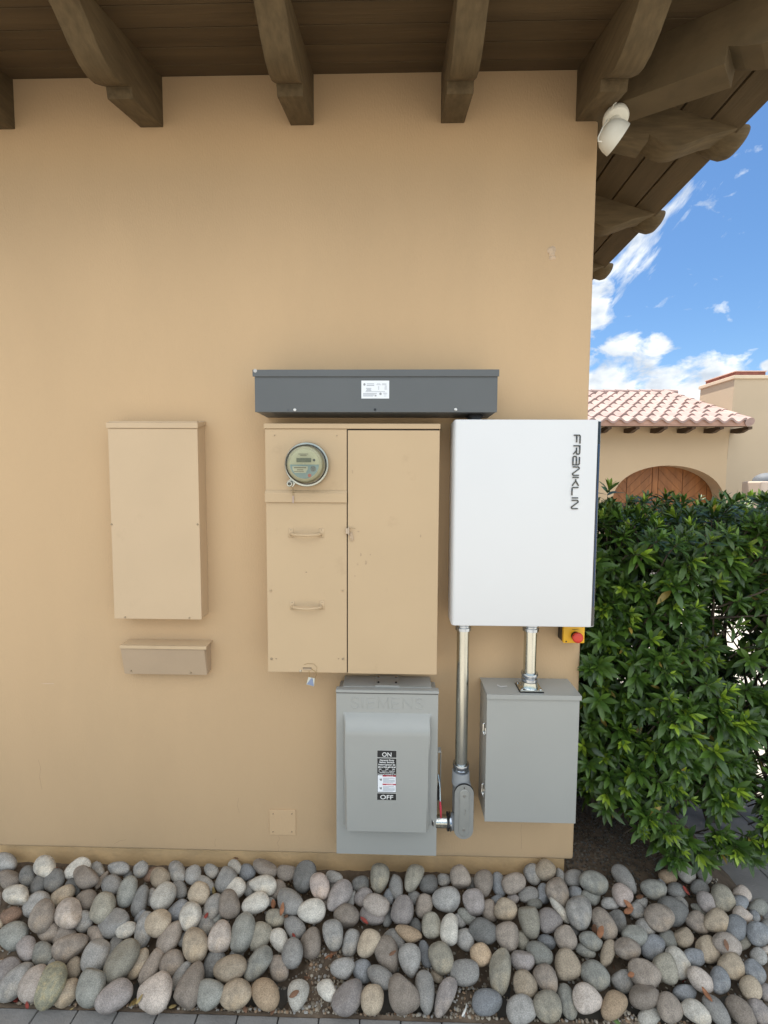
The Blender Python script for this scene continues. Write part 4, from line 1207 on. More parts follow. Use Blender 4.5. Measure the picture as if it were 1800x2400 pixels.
# ------------------------------------------------------------------ river stones
# one line per stone: centre, half axes and tilt as seen, colour letter, '+' lies high, '-' lies low
STONES = {0: """60 165 100 90 0 g;100 335 110 95 20 k-;270 300 100 75 70 G-;440 210 115 100 70 w+;755 230 150 78 35 w;830 310 125 110 -60 k+;945 240 75 65 -70 g-;1155 230 110 70 5 g+;990 340 110 35 55 k-;1365 235 90 72 65 g+;1245 290 50 45 60 G-;1240 450 165 85 70 n+;1470 290 90 60 55 r-;1555 325 105 90 60 t;370 400 110 60 55 G;530 350 125 90 60 G;150 490 135 97 0 w+;618 490 140 75 40 t;719 410 90 70 -60 G-;850 530 115 90 45 k;1090 390 110 95 30 g;1000 610 178 105 68 y+;1365 540 165 75 72 G;1474 510 90 60 80 g-;1590 500 160 108 50 w+;350 580 160 85 50 g-;110 680 120 80 20 r;415 690 178 120 70 k+;668 662 155 112 70 p+;810 750 115 90 65 g;1100 770 170 112 50 g;1235 825 115 74 25 w+;1365 695 80 42 55 b-;1540 755 150 112 55 t+;1400 830 185 82 75 g;135 880 162 118 40 n;475 845 115 88 50 k;5 760 50 30 70 t-;935 885 105 75 -80 k;615 900 125 82 50 k-;691 990 190 115 30 k+;255 1000 125 100 55 m;415 1060 120 100 60 n;930 1080 198 122 60 g;1090 1060 180 75 65 G-;1185 1120 255 115 58 y+;80 1200 150 100 40 m;150 1330 240 100 52 g;330 1340 212 100 62 p+;490 1370 250 110 62 s+;530 1150 70 60 0 g-;720 1195 115 78 68 t;650 1440 170 95 52 t;885 1370 215 120 75 n+;1110 1470 215 132 40 m+;1345 1150 180 72 62 t;1480 1170 220 75 60 k;1510 1430 208 140 60 p+;-15 540 90 35 80 k-;20 270 80 50 10 G-""",
350: """270 265 115 80 -80 g;425 290 100 72 60 g;600 255 75 68 -40 g;750 340 140 110 75 g;835 215 78 62 -50 w;945 270 90 75 60 b-;1120 225 135 82 -25 k+;1105 390 135 98 -5 w+;1350 270 105 85 10 k;1510 310 150 92 72 G;290 440 95 85 -60 g-;545 390 105 80 -45 g-;485 470 120 105 70 t+;840 430 120 85 45 w;780 575 155 108 95 k+;620 610 140 90 60 g;980 420 90 55 70 g-;1240 430 100 70 50 k-;1030 570 145 92 25 w+;1365 550 145 112 -60 g+;290 640 130 90 40 b-;400 690 145 98 65 w+;205 900 180 85 58 k;545 770 115 85 -60 g-;640 690 95 75 60 n-;1225 710 108 95 0 y;445 968 170 125 80 t+;685 895 170 118 75 p+;900 860 208 112 72 n+;1070 900 150 105 65 y;1410 800 125 95 -60 g;1265 930 128 86 -70 w;1390 1055 150 92 80 g+;340 920 80 60 50 g-;215 1150 140 105 50 k;310 1265 165 60 58 g;405 1365 255 115 68 k+;620 1160 150 80 65 G-;785 1210 168 126 40 t+;850 1060 110 60 60 g-;1060 1145 198 100 55 n+;1255 1200 145 92 -78 k;585 1455 168 132 70 n+;845 1450 168 132 45 t+;1130 1455 172 130 -80 o+;1440 1450 160 98 82 w+;1175 550 50 45 0 g-""",
700: """205 405 142 96 -82 q+;355 315 90 62 -10 g;395 495 165 102 58 m+;600 385 90 88 0 G-;783 320 145 96 88 y+;945 415 138 76 -80 g;1115 325 140 84 72 y+;1260 385 95 92 0 G;1415 340 70 66 0 g-;1565 315 132 98 -70 k+;635 510 95 82 60 m;755 585 142 105 -30 p+;715 690 130 92 -20 m;465 695 128 120 -50 k;515 520 85 40 75 g-;265 580 70 48 60 k-;120 650 135 115 0 w+;125 940 158 102 75 k;1010 635 155 106 80 m+;1130 510 80 62 -50 g-;1220 600 125 86 75 k;1435 530 142 132 0 g+;1290 780 140 98 -80 y+;1065 865 145 76 -28 o+;1470 830 155 98 92 w+;340 880 168 102 -85 g+;505 945 150 86 75 g;675 960 155 98 65 t+;860 1060 190 118 -70 k;945 930 130 82 -50 g-;1085 1120 172 102 -85 g+;1230 1060 150 62 -75 b-;1385 1100 175 118 -70 y+;425 1200 130 113 0 g+;620 1230 125 92 -70 b-;790 1280 148 102 -40 g+;1340 1280 75 48 -50 t-;285 1415 122 98 -60 w+;485 1475 182 130 60 m+;725 1505 152 110 85 t+;1015 1440 225 140 -72 k+;1230 1420 220 90 -85 g+;1420 1480 215 86 72 m+;1140 790 80 62 -60 G-;870 700 100 50 80 G-;875 500 90 55 80 b-;330 415 55 42 0 G-""",
1050: """350 370 140 90 -82 k+;225 380 70 48 80 G-;250 555 138 104 -75 m+;495 380 130 72 -75 b-;632 375 118 106 20 k+;825 285 115 78 -65 g;945 250 110 100 -30 t+;1100 320 100 52 -70 g-;1215 325 95 86 0 g;1420 360 155 96 -30 n+;470 530 65 46 30 b-;405 640 125 82 -65 k-;565 630 122 112 -20 t+;775 480 105 74 18 g;925 470 110 68 -80 b-;845 570 75 52 -10 n-;630 530 62 55 0 m-;1070 460 158 96 -60 k+;1225 470 80 62 -20 b;1390 500 110 82 -45 n-;790 745 190 96 -78 y+;985 725 142 122 -60 m+;1080 630 155 46 -53 w+;1280 665 182 112 -80 g+;1510 760 192 98 -60 k+;175 690 110 68 -40 n;345 840 158 120 -35 G+;580 890 158 112 -75 k+;720 920 110 62 -75 y-;960 940 100 68 -25 b;165 925 120 92 -70 g;110 740 80 50 -50 g-;1145 905 142 102 -65 k+;1220 830 70 52 -60 G-;1385 925 125 86 -25 n+;1340 1030 105 62 -30 n;1550 1065 150 72 75 t;320 1065 125 106 -70 o+;160 1235 152 136 0 g+;508 1230 222 101 88 y+;725 1125 125 106 -30 m+;890 1060 158 102 -45 n+;1150 1160 172 120 -75 t+;955 1305 162 106 -60 k+;740 1355 155 106 -70 t+;1430 1270 182 122 -50 n+;380 1525 155 136 0 b+;705 1600 168 146 -70 g+;975 1575 176 126 -75 y+;1160 1520 182 78 -72 n;1340 1490 172 122 -60 p+""",
1400: """160 1560 155 122 60 o+;235 480 122 92 -50 q+;125 570 95 64 -5 g;270 330 180 76 -52 g;545 430 142 98 -20 n+;680 310 95 62 -30 o;620 370 50 50 0 b-;870 280 110 76 -50 w;1030 290 110 62 -50 g;765 445 100 64 -30 G;430 570 70 62 40 g-;610 700 152 120 -40 k+;730 640 180 112 -40 G;810 570 90 62 -40 g-;1000 420 95 72 -30 G;1060 550 120 77 -50 m+;1215 510 152 106 -60 y+;1410 480 105 77 -40 p;1385 560 90 62 -30 b-;1570 610 97 82 -40 n;990 630 100 42 -30 n-;1410 680 110 72 -30 p+;1530 690 72 42 -50 b-;980 760 142 86 -45 k;1170 750 132 116 -35 t+;1350 800 142 106 -55 b+;1560 860 137 106 -50 b+;1650 770 60 50 0 g-;200 750 130 87 -65 G-;390 650 110 77 -50 g-;460 810 110 86 -50 g;360 885 132 92 -30 n+;290 1010 142 102 -30 k+;540 1000 127 122 60 b;690 920 110 72 -50 n-;840 900 117 92 -60 t;770 1130 172 86 -60 w;670 1210 182 102 -65 y+;940 1100 132 86 -10 b;1070 1020 147 96 -55 t;1270 970 167 96 -40 p+;1310 1180 147 116 -50 t+;1420 960 80 66 40 y-;1570 1080 102 72 -50 g;1520 1220 152 82 -50 b+;460 1250 192 132 -40 k+;250 1330 130 102 -60 g-;460 1470 142 126 -20 k+;500 1660 112 92 20 w;700 1580 167 106 -65 k+;850 1440 122 82 -20 b;1000 1310 167 87 -50 p+;1185 1310 147 92 -75 b+;1490 1390 142 96 -60 t+;960 1630 182 97 -40 w+;1160 1610 212 92 -55 g+;1390 1620 232 102 -45 k+;1570 1620 172 82 -50 m;1640 1430 100 62 -50 m-;1650 1020 62 42 0 p-"""}
PAL = {'g': ((.25, .25, .245), 'grey'), 'G': ((.155, .16, .16), 'dark grey'), 'b': ((.19, .215, .25), 'blue-grey'), 'n': ((.205, .215, .195), 'greenish grey'),
       'y': ((.25, .235, .18), 'olive grey'), 't': ((.35, .275, .18), 'tan'), 'k': ((.25, .205, .165), 'brownish grey'), 'p': ((.42, .33, .265), 'pinkish beige'),
       'q': ((.46, .33, .28), 'pink'), 'w': ((.42, .405, .36), 'pale grey'), 'o': ((.40, .27, .14), 'orange tan'), 'r': ((.22, .125, .075), 'reddish brown'),
       'm': ((.255, .215, .21), 'mauve grey'), 's': ((.25, .25, .16), 'rough speckled green')}
def stone_mat(key, k):
    c, nm = PAL[key]
    name = 'stone_' + nm.replace(' ', '_').replace('-', '_') + '_' + 'abc'[k]
    if name in MATS:
        return MATS[name]
    f = (.86, 1.0, 1.16)[k]
    g_ = sum(c) / 3
    c = tuple((v * (.40 if key in 'pqm' else .60) + g_ * (.60 if key in 'pqm' else .40)) * f * w_ for v, w_ in zip(c, (1.12, 1.06, .97)))
    d = tuple(v * (.55 if key != 'w' else .7) for v in c)
    m = mat(name, c, .82, var=.30, vscale=(22, 34, 28)[k], bump=1.0, bscale=95, bdetail=9, spec=.2, dirt=(tuple(v * .45 + .02 for v in c) if k != 1 else (min(1, c[0] * 1.5), min(1, c[1] * 1.25), c[2] * .9)), dirt_amt=.45 if key != 's' else .9, dirt_scale=(26, 12, 60)[k] if key != 's' else 70)
    # fine speckle
    t = m.node_tree
    b = t.nodes['Principled BSDF']
    src = b.inputs['Base Color'].links[0].from_socket
    v = t.nodes.new('ShaderNodeTexNoise')
    v.inputs['Scale'].default_value = 330
    v.inputs['Detail'].default_value = 2
    co = [n for n in t.nodes if n.type == 'MAPPING'][0]
    t.links.new(co.outputs[0], v.inputs['Vector'])
    r = t.nodes.new('ShaderNodeMapRange')
    r.inputs[1].default_value = .35; r.inputs[2].default_value = .65
    r.inputs[3].default_value = .78; r.inputs[4].default_value = 1.2
    t.links.new(v.outputs[0], r.inputs[0])
    x = t.nodes.new('ShaderNodeMix')
    x.data_type = 'RGBA'; x.blend_type = 'MULTIPLY'; x.inputs[0].default_value = 1
    t.links.new(src, x.inputs[6]); t.links.new(r.outputs[0], x.inputs[7])
    t.links.new(x.outputs[2], b.inputs['Base Color'])
    return m
ico = bmesh.new(); bmesh.ops.create_icosphere(ico, subdivisions=4, radius=1)
SV = np.array([v.co[:] for v in ico.verts]); SF = [tuple(v.index for v in f.verts) for f in ico.faces]; ico.free()
K_ = 400 / 1659.0
def plane_hit(px, py, p0, n):
    d = ray(px, py)
    return CAM + d * ((p0 - CAM).dot(n) / d.dot(n))
stones = []
rng = random.Random(11)
for tile, tx in STONES.items():
    for ent in tx.split(';'):
        a_ = ent.split()
        cx_, cy_, sa, sb_, th = (float(v) for v in a_[:5])
        key = a_[5][0]; lvl = a_[5][1:]
        px_, py_ = tile + cx_ * K_, 1980 + cy_ * K_
        sa *= K_; sb_ *= K_
        th = R_(th)
        lift = {'+': .018, '': 0, '-': -.012}[lvl]
        h = .05
        nrm_ = Vector((rng.uniform(-.25, .25), -.42 + rng.uniform(-.2, .2), .75)).normalized()
        for it in range(14):
            # centre on the ray at height h above the bed
            d = ray(px_, py_)
            z = h
            C_ = CAM + d * ((h - CAM.z) / d.z)
            for _ in range(4):
                zt_ = bedz(C_.x, C_.y) + h
                C_ = CAM + d * ((zt_ - CAM.z) / d.z)
            U_ = plane_hit(px_ + sa * math.cos(th), py_ - sa * math.sin(th), C_, nrm_) - C_
            V_ = plane_hit(px_ - sb_ * math.sin(th), py_ - sb_ * math.cos(th), C_, nrm_) - C_
            tck = .74 * min(U_.length, V_.length)
            ez = math.sqrt(U_.z ** 2 + V_.z ** 2 + (tck * nrm_.z) ** 2)
            ey = math.sqrt(U_.y ** 2 + V_.y ** 2 + (tck * nrm_.y) ** 2)
            h = max(.012, ez * .92 + lift)
            if C_.x < CX - .02 and C_.y + ey > 0.004:
                lift += .012
            elif it > 2:
                break
        stones.append(dict(px=px_, py=py_, C=C_, U=U_ * 1.03, V=V_ * 1.03, W=nrm_ * tck, key=key, lvl=lvl, a=U_.length, b=V_.length))
def shape_word(s):
    big, small = max(s['a'], s['b']), min(s['a'], s['b'])
    r = big / small
    return 'round' if r < 1.22 else 'oval' if r < 1.75 else 'long'
def size_word(s):
    v = (s['a'] * s['b']) ** .5
    return 'small' if v < .026 else 'large' if v > .042 else ''
BANDS = [(2035, 'against the wall base'), (2110, 'in second row from wall'), (2190, 'in middle row'), (2270, 'in fourth row from wall'), (3000, 'in row by the paving')]
ZONES = [(210, 'far left'), (420, 'below the small tan box'), (600, 'left of the square plate'), (785, 'below the square plate'), (905, 'below the safety switch'), (1030, 'below the switch lever'), (1130, 'below oval conduit fitting'),
         (1345, 'below the plain grey box'), (1500, 'right of the wall corner'), (1640, 'below the bush'), (3000, 'far right')]
for s in stones:
    s['band'] = next(n for v, n in BANDS if s['py'] < v)
    if s['px'] > 1330 and s['band'] == 'against the wall base':
        s['band'] = 'at the back of the bed'
    s['zone'] = next(n for v, n in ZONES if s['px'] < v)
    s['desc'] = ' '.join(x for x in (size_word(s), PAL[s['key']][1], shape_word(s), 'stone') if x)
groups = {}
for s in stones:
    groups.setdefault((s['desc'], s['band'], s['zone']), []).append(s)
for g_, ls in groups.items():
    if len(ls) == 1:
        ls[0]['label'] = f"{g_[0]} {g_[1]}, {g_[2]}"
    else:
        ls.sort(key=lambda q: q['px'])
        names = ['left', 'right'] if len(ls) == 2 else ['leftmost', 'middle', 'rightmost'] if len(ls) == 3 else ['first', 'second', 'third', 'fourth', 'fifth', 'sixth']
        for nm, q in zip(names, ls):
            q['label'] = f"{g_[0]} {g_[1]}, {g_[2]}, {nm} one"
for i, s in enumerate(stones):
    rs_ = np.random.RandomState(100 + i)
    p = SV.copy()
    e = rs_.uniform(.80, 1.0)
    p = np.sign(p) * np.abs(p) ** e
    nf = noise3(500 + i)
    amp = rs_.uniform(.04, .12) if s['key'] not in 'oq' else .06
    p *= (1 + amp * nf(SV))[:, None] / (1 + .5 * (1 - e))
    egg = rs_.uniform(-.30, .30)
    if s['desc'].startswith('pale') and s['a'] > 1.5 * s['b'] and rs_.rand() < .4:
        egg = .3
    p[:, 1] *= 1 + egg * p[:, 0]
    if rs_.rand() < .45:                       # a worn facet
        nn = rs_.normal(size=3); nn[2] = abs(nn[2]); nn /= np.linalg.norm(nn)
        dd = p @ nn; ov = dd > .72
        p[ov] -= np.outer((dd[ov] - .72) * .75, nn)
    p *= (1 + .012 * noise3(900 + i)(SV * 4) + .006 * noise3(1300 + i)(SV * 11))[:, None]
    Mx = np.array([s['U'], s['V'], s['W']])
    q = p @ Mx
    me = bpy.data.meshes.new('river_stone')
    me.from_pydata(q.tolist(), [], SF)
    me.polygons.foreach_set('use_smooth', [True] * len(SF))
    me.materials.append(stone_mat(s['key'], rs_.randint(3)))
    # keep faces outward
    if np.linalg.det(Mx) < 0:
        me.flip_normals()
    o = bpy.data.objects.new('river_stone', me)
    COL.objects.link(o)
    o.location = s['C']
    tag(o, s['label'], 'river stone', 'smooth river stones along the foot of the wall')

# dry leaves among the stones
LEAF = [(139, 2030, 'r', 18), (228, 2168, 'd', 12), (36, 2345, 'r', 14), (67, 2352, 'r', 14), (169, 2358, 'y', 18), (484, 2146, 'r', 14), (415, 2222, 'd', 12), (500, 2088, 'y', 16), (447, 2078, 'b', 14),
        (472, 2040, 'r', 10), (553, 2014, 'b', 12), (630, 2130, 'o', 22), (664, 2129, 'o', 20), (640, 2118, 'o', 16), (610, 2150, 'b', 20), (672, 2150, 'b', 16), (690, 2192, 'r', 12), (947, 2086, 'o', 14), (855, 2156, 'r', 18), (894, 2174, 'r', 16),
        (770, 2240, 'o', 22), (760, 2252, 'b', 18), (785, 2232, 'b', 18), (735, 2262, 'b', 16), (722, 2290, 'b', 16), (920, 2235, 'b', 14), (965, 2375, 'b', 22), (1010, 2378, 'o', 18), (935, 2385, 'b', 20), (1408, 2185, 'o', 24), (1395, 2176, 'b', 18),
        (1470, 2118, 'o', 20), (1475, 2135, 'o', 24), (1463, 2140, 'b', 16), (1600, 2072, 'b', 22), (1605, 2088, 'r', 20), (1625, 2100, 'b', 16), (1500, 2105, 'b', 18), (1435, 2262, 'r', 20), (1480, 2284, 'o', 14), (1445, 2275, 'b', 18),
        (1630, 2195, 'b', 20), (1625, 2212, 'b', 18), (1700, 2215, 'b', 18), (1645, 2270, 'b', 16), (1595, 2298, 'r', 16), (1655, 2335, 'o', 20), (1640, 2345, 'r', 18), (1575, 2320, 'r', 18), (1725, 2310, 'b', 18), (1715, 2330, 'b', 16),
        (315, 2352, 'y', 16), (330, 2342, 'y', 14), (310, 2368, 'b', 18), (405, 2360, 'y', 14), (575, 2365, 'b', 14), (690, 2330, 'b', 16), (640, 2370, 'b', 14), (830, 2380, 'b', 14), (1090, 2385, 'b', 16), (1085, 2345, 'b', 14), (1440, 2392, 'v', 20), (478, 2372, 'v', 8)]
LC = {'r': ((.26, .045, .03), 'dark red'), 'd': ((.20, .015, .025), 'crimson'), 'o': ((.30, .13, .06), 'orange-brown'), 'b': ((.17, .085, .045), 'brown'), 'y': ((.36, .26, .10), 'yellowish'), 'v': ((.10, .16, .04), 'green')}
LM = {k: mat('dry_leaf_' + v[1].replace('-', '_').replace(' ', '_'), v[0], .75, var=.3, vscale=60, bump=.5, bscale=120) for k, v in LC.items()}
dg = bpy.context.evaluated_depsgraph_get()
dg.update()
bpy.context.view_layer.update()
dg = bpy.context.evaluated_depsgraph_get()
cnt = {}
leaves = []
for i, (px_, py_, k, ln) in enumerate(LEAF):
    d = ray(px_, py_).normalized()
    ok, loc, nn, _, _, _ = SC.ray_cast(dg, CAM + d * .3, d, distance=6)
    if not ok or loc.y > .5:
        continue
    rr_ = random.Random(300 + i)
    L_ = ln * 1.75 / FPX * rr_.uniform(.9, 1.3)
    W_ = L_ * rr_.uniform(.16, .30)
    nn = (nn + Vector((rr_.uniform(-.3, .3), rr_.uniform(-.5, 0), .4))).normalized()
    u_ = nn.cross(Vector((rr_.uniform(-1, 1), rr_.uniform(-1, 1), .2))).normalized()
    v_ = nn.cross(u_)
    vs, fs = [], []
    n = 7
    curl = rr_.uniform(.15, .6); tw = rr_.uniform(-.8, .8)
    for a_ in range(n):
        t_ = a_ / (n - 1)
        wd = W_ * math.sin(PI * min(1, .06 + t_ * .9)) ** .8
        for s_ in (-1, 0, 1):
            off = u_ * ((t_ - .5) * L_) + v_ * (s_ * wd) + nn * (.003 + curl * L_ * (t_ - .5) ** 2 + (abs(s_) * .45 + s_ * tw * (t_ - .5)) * wd)
            vs.append(off)
    for a_ in range(n - 1):
        for s_ in range(2):
            o_ = a_ * 3 + s_
            fs.append((o_, o_ + 1, o_ + 4, o_ + 3))
    o = MB().add(vs, fs).build('dry_leaf', LM[k], smooth=180)
    so_ = o.modifiers.new('thickness', 'SOLIDIFY'); so_.thickness = .0006
    o.location = loc
    band = next(n_ for v, n_ in BANDS if py_ < v)
    zone = next(n_ for v, n_ in ZONES if px_ < v)
    leaves.append((o, k, band, zone, px_))
grp = {}
for t_ in leaves:
    grp.setdefault((t_[1], t_[2], t_[3]), []).append(t_)
for g_, ls in grp.items():
    ls.sort(key=lambda q: q[4])
    names = [''] if len(ls) == 1 else [', left one', ', right one'] if len(ls) == 2 else [', leftmost', ', middle one', ', rightmost', ', far right one', ', last one']
    for nm, q in zip(names, ls):
        col_ = LC[g_[0]][1]
        kind_ = 'fallen leaf' if g_[0] == 'v' else 'dry leaf'
        tag(q[0], f"{col_} {kind_} {g_[1]}, {g_[2]}{nm}", 'leaf', 'fallen leaves between the river stones')
# white feather-like stem on the gravel
a_, b_ = on_ = (ray(1083, 2382), ray(1094, 2352))
pa = CAM + a_ * ((.02 - CAM.z) / a_.z); pb = CAM + b_ * ((.025 - CAM.z) / b_.z)
md = (pa + pb) / 2 + Vector((.004, 0, .004))
tag(MB().tube([pa, pa.lerp(md, .5) + Vector((.0005, 0, 0)), md, pb], [.0022, .0034, .0026, .0008], 8).build('bleached_leaf', mat('bleached', (.72, .70, .64), .6), smooth=60), 'thin bleached white leaf on bare gravel below the oval conduit fitting', 'leaf')


# ------------------------------------------------------------------ hedge
rb = random.Random(5)
def leaf_verts(base, d, up, L_, W_, droop, fold):
    """one lanceolate leaf; returns verts, faces"""
    side = d.cross(up).normalized()
    up = side.cross(d).normalized()
    prof = [(0, .10), (.22, .62), (.5, 1.0), (.76, .74), (1.0, .02)]
    vs = []
    for t_, w_ in prof:
        c_ = base + d * (L_ * t_) - up * (droop * L_ * t_ * t_)
        for s_ in (-1, 0, 1):
            vs.append(c_ + side * (s_ * W_ * w_ * .5) + up * (abs(s_) * fold * W_ * w_))
    fs = []
    for i in range(4):
        for s_ in (0, 1):
            o_ = i * 3 + s_
            fs.append((o_, o_ + 1, o_ + 4, o_ + 3))
    return vs, fs
def hedge_noise(p, s):
    return (math.sin(p.x * 7.1 * s + 1.3) * math.cos(p.z * 6.3 * s + .4) + math.sin(p.y * 8.7 * s + p.z * 3.1 * s) * .7 + math.cos(p.x * 3.1 * s - p.z * 4.7 * s + 2) * .8) / 2.5
HX0, HX1 = .80, 2.75
def ztop(x, y):
    return 1.545 + .04 * math.sin(x * 9 + 1) + .035 * math.sin(y * 11 + x * 5) + (.03 if .98 < x < 1.08 else 0)
def yfront(x, z):
    b_ = .10 - .20 * min(1, max(0, (x - .80) / .25))
    low = max(0, .55 - z)
    return b_ - .09 * low / .55 * min(1, max(0, (x - .86) / .2)) + .07 * hedge_noise(Vector((x, 0, z)), 1.2)
def zbot(x, y):
    return .33 - .12 * min(1, max(0, (x - .82) / .22)) + .25 * max(0, y - .1) + .20 * max(0, x - 1.15)
pts = []
# front face
GAPS = [(1740, 1490, 62, 46), (1762, 1592, 52, 30), (1792, 1790, 30, 75), (1642, 1300, 18, 13), (1582, 1462, 32, 16), (1708, 1425, 26, 22), (1642, 1680, 20, 14), (1690, 1558, 22, 16), (1545, 1330, 12, 10), (1760, 1330, 16, 22), (1620, 1945, 30, 14)]
GAPS3 = [(P(a, b, .35), c * 2.1 / FPX, d_ * 2.1 / FPX) for a, b, c, d_ in GAPS]
def in_gap(q):
    # sparse tunnels in the growth, running away from the path side
    for g_, rx_, rz_ in GAPS3:
        k = (q.y - CAM.y) / (g_.y - CAM.y)
        gx, gz = CAM.x + (g_.x - CAM.x) * k, CAM.z + (g_.z - CAM.z) * k
        if ((q.x - gx) / rx_) ** 2 + ((q.z - gz) / rz_) ** 2 < 1:
            return True
    return False
def tip(x, y, z, nx_, ny_, nz_, dens=1.0):
    if in_gap(Vector((x, y, z))) and rb.random() < .9:
        return
    pts.append((Vector((x, y, z)), Vector((nx_, ny_, nz_)).normalized()))
tries = 0
while tries < 1850:
    tries += 1
    x = rb.uniform(HX0, HX1) if rb.random() < .35 else rb.uniform(HX0, 1.75)
    z = rb.uniform(.12, 1.64)
    if z > ztop(x, 0) or z < zbot(x, 0):
        continue
    dep = rb.random() ** 1.8 * .42
    y = yfront(x, z) + dep
    q = Vector((x, y, z))
    hole = hedge_noise(q, 1.0)
    if z < 1.35 and x > 1.1 and hole > (.38 if dep < .12 else .52):
        continue
    if x > 1.15 and z < 1.2 and hedge_noise(q, 2.3) > .62:
        continue
    tip(x, y, z, rb.uniform(-.5, .5) - (.5 if x < .92 else 0), -1, rb.uniform(.0, 1.0) - (.35 if z < .4 else 0) + (.6 if z > 1.45 else 0))
# top
for _ in range(520):
    x = rb.uniform(HX0, HX1); y = rb.uniform(.0, .95)
    z = ztop(x, y) - rb.random() ** 2 * .14
    tip(x, y, z, rb.uniform(-.6, .6), rb.uniform(-.8, .3), 1.0)
for _ in range(16):
    z = rb.uniform(.95, 1.12) if rb.random() < .5 else rb.uniform(.45, 1.5)
    tip(rb.uniform(.775, .82), rb.uniform(-.05, .03), z, -.5, -.8, .3)
# left side and back
for _ in range(200):
    z = rb.uniform(.30, 1.55); y = rb.uniform(.05, .95)
    tip(HX0 + rb.uniform(.0, .10) + .02, y, z, -1, rb.uniform(-.8, .4), rb.uniform(0, .9))
for _ in range(260):
    x = rb.uniform(HX0, HX1); z = rb.uniform(.45, 1.55)
    q = Vector((x, .9, z))
    if x > 1.2 and (hedge_noise(q, 1.0) > .25 or (x > 1.3 and z < 1.25 and rb.random() < .6)):
        continue
    tip(x, .85 + rb.uniform(-.1, .15), z, rb.uniform(-.5, .5), 1, rb.uniform(0, .8))
# tall shoots on top
for (x, y, h_) in ((1.00, .35, .12), (1.02, .38, .05), (1.45, .25, .07), (1.25, .2, .05), (1.75, .3, .08), (1.35, .4, .06), (1.9, .2, .06), (1.18, .35, .05), (1.6, .1, .05)):
    tip(x, y, ztop(x, y) + h_ * .7, .1, -.2, 1)
npt = len(pts)
for _ in range(620):           # old leaves deep inside
    x = rb.uniform(HX0 + .05, 2.3); z = rb.uniform(.3, 1.45); y = rb.uniform(.22, .75)
    if z < zbot(x, y) or (x > 1.2 and hedge_noise(Vector((x, .2, z)), 1.0) > .40):
        continue
    tip(x, y, z, rb.uniform(-1, 1), rb.uniform(-1, .6), rb.uniform(-.2, 1))
V_, F2, C_ = [], [], []
def add_leaf(vs, fs, col):
    o_ = len(V_)
    V_.extend(tuple(v) for v in vs)
    F2.extend(tuple(i + o_ for i in f) for f in fs)
    C_.extend([(*col, 1)] * len(vs))
twigs = MB()
for pi_, (q, n_) in enumerate(pts):
    young = rb.random() < .42

    size = rb.uniform(.72, 1.22)
    e1 = n_.orthogonal().normalized()
    e2 = n_.cross(e1)
    cnt_ = rb.randint(12, 17) if pi_ < npt else 8
    young = young and pi_ < npt
    shade_ = rb.uniform(.8, 1.15)
    for k in range(cnt_):
        t_ = k / cnt_                       # 0 outer/old ... 1 inner/young
        a_ = k * 2.399963 + rb.uniform(-.25, .25)
        tiltf = 1.30 - 1.05 * t_ + rb.uniform(-.15, .15)
        rad = e1 * math.cos(a_) + e2 * math.sin(a_)
        d = (n_ * math.cos(tiltf) + rad * math.sin(tiltf)).normalized()
        d = (d + Vector((0, 0, -.16 * (1 - t_)))).normalized()
        base = q - n_ * (.030 * (1 - t_)) + n_ * (.012 * t_)
        L_ = (.076 - .038 * t_) * size * rb.uniform(.85, 1.12)
        W_ = L_ * rb.uniform(.25, .32)
        vs, fs = leaf_verts(base, d, (n_ + Vector((0, 0, .4))).normalized(), L_, W_, rb.uniform(.0, .30), rb.uniform(.08, .26))
        old = (.030, .068, .012)
        mid = (.072, .138, .015)
        yng = (.27, .38, .03)
        if t_ > .62 and young:
            c_ = [m_ + (y_ - m_) * min(1, (t_ - .5) * 2.2) for m_, y_ in zip(mid, yng)]
        else:
            r_ = rb.random()
            c_ = [o_ + (m_ - o_) * r_ for o_, m_ in zip(old, mid)]
        if rb.random() < .006:
            c_ = [.28, .20, .04]
        f_ = shade_ * rb.uniform(.72, 1.28)
        add_leaf(vs, fs, [v * f_ for v in c_])
    if rb.random() < .8:
        twigs.tube([q + n_ * .005, q - n_ * .06, q - n_ * .10 + Vector((0, .03, -.06))], [.0016, .0022, .0030], 5)
LEAFM = mat('hedge_leaf', (.05, .1, .02), .42, attr='tint', var=.12, vscale=14, spec=.5, bump=.2, bscale=60)
t = LEAFM.node_tree
b = t.nodes['Principled BSDF']
tl_ = t.nodes.new('ShaderNodeBsdfTranslucent')
ms_ = t.nodes.new('ShaderNodeMixShader'); ms_.inputs[0].default_value = .16
out_ = [n for n in t.nodes if n.type == 'OUTPUT_MATERIAL'][0]
t.links.new(b.inputs['Base Color'].links[0].from_socket, tl_.inputs[0])
t.links.new(b.outputs[0], ms_.inputs[1]); t.links.new(tl_.outputs[0], ms_.inputs[2]); t.links.new(ms_.outputs[0], out_.inputs[0])
hedge = thing('hedge', 'dense dark green broad-leaved hedge beside the wall corner', 'hedge', (1.5, .4, .03))
BARK = mat('hedge_bark', (.075, .055, .038), .9, var=.3, vscale=20, bump=1, bscale=60)
fo = bpy.data.meshes.new('foliage')
fo.from_pydata(V_, [], F2)
fo.polygons.foreach_set('use_smooth', [True] * len(F2))
fo.materials.append(LEAFM)
colour_attr(fo, C_)
foo = bpy.data.objects.new('foliage', fo)
COL.objects.link(foo); foo.parent = hedge; foo.matrix_parent_inverse = PI_INV(hedge)
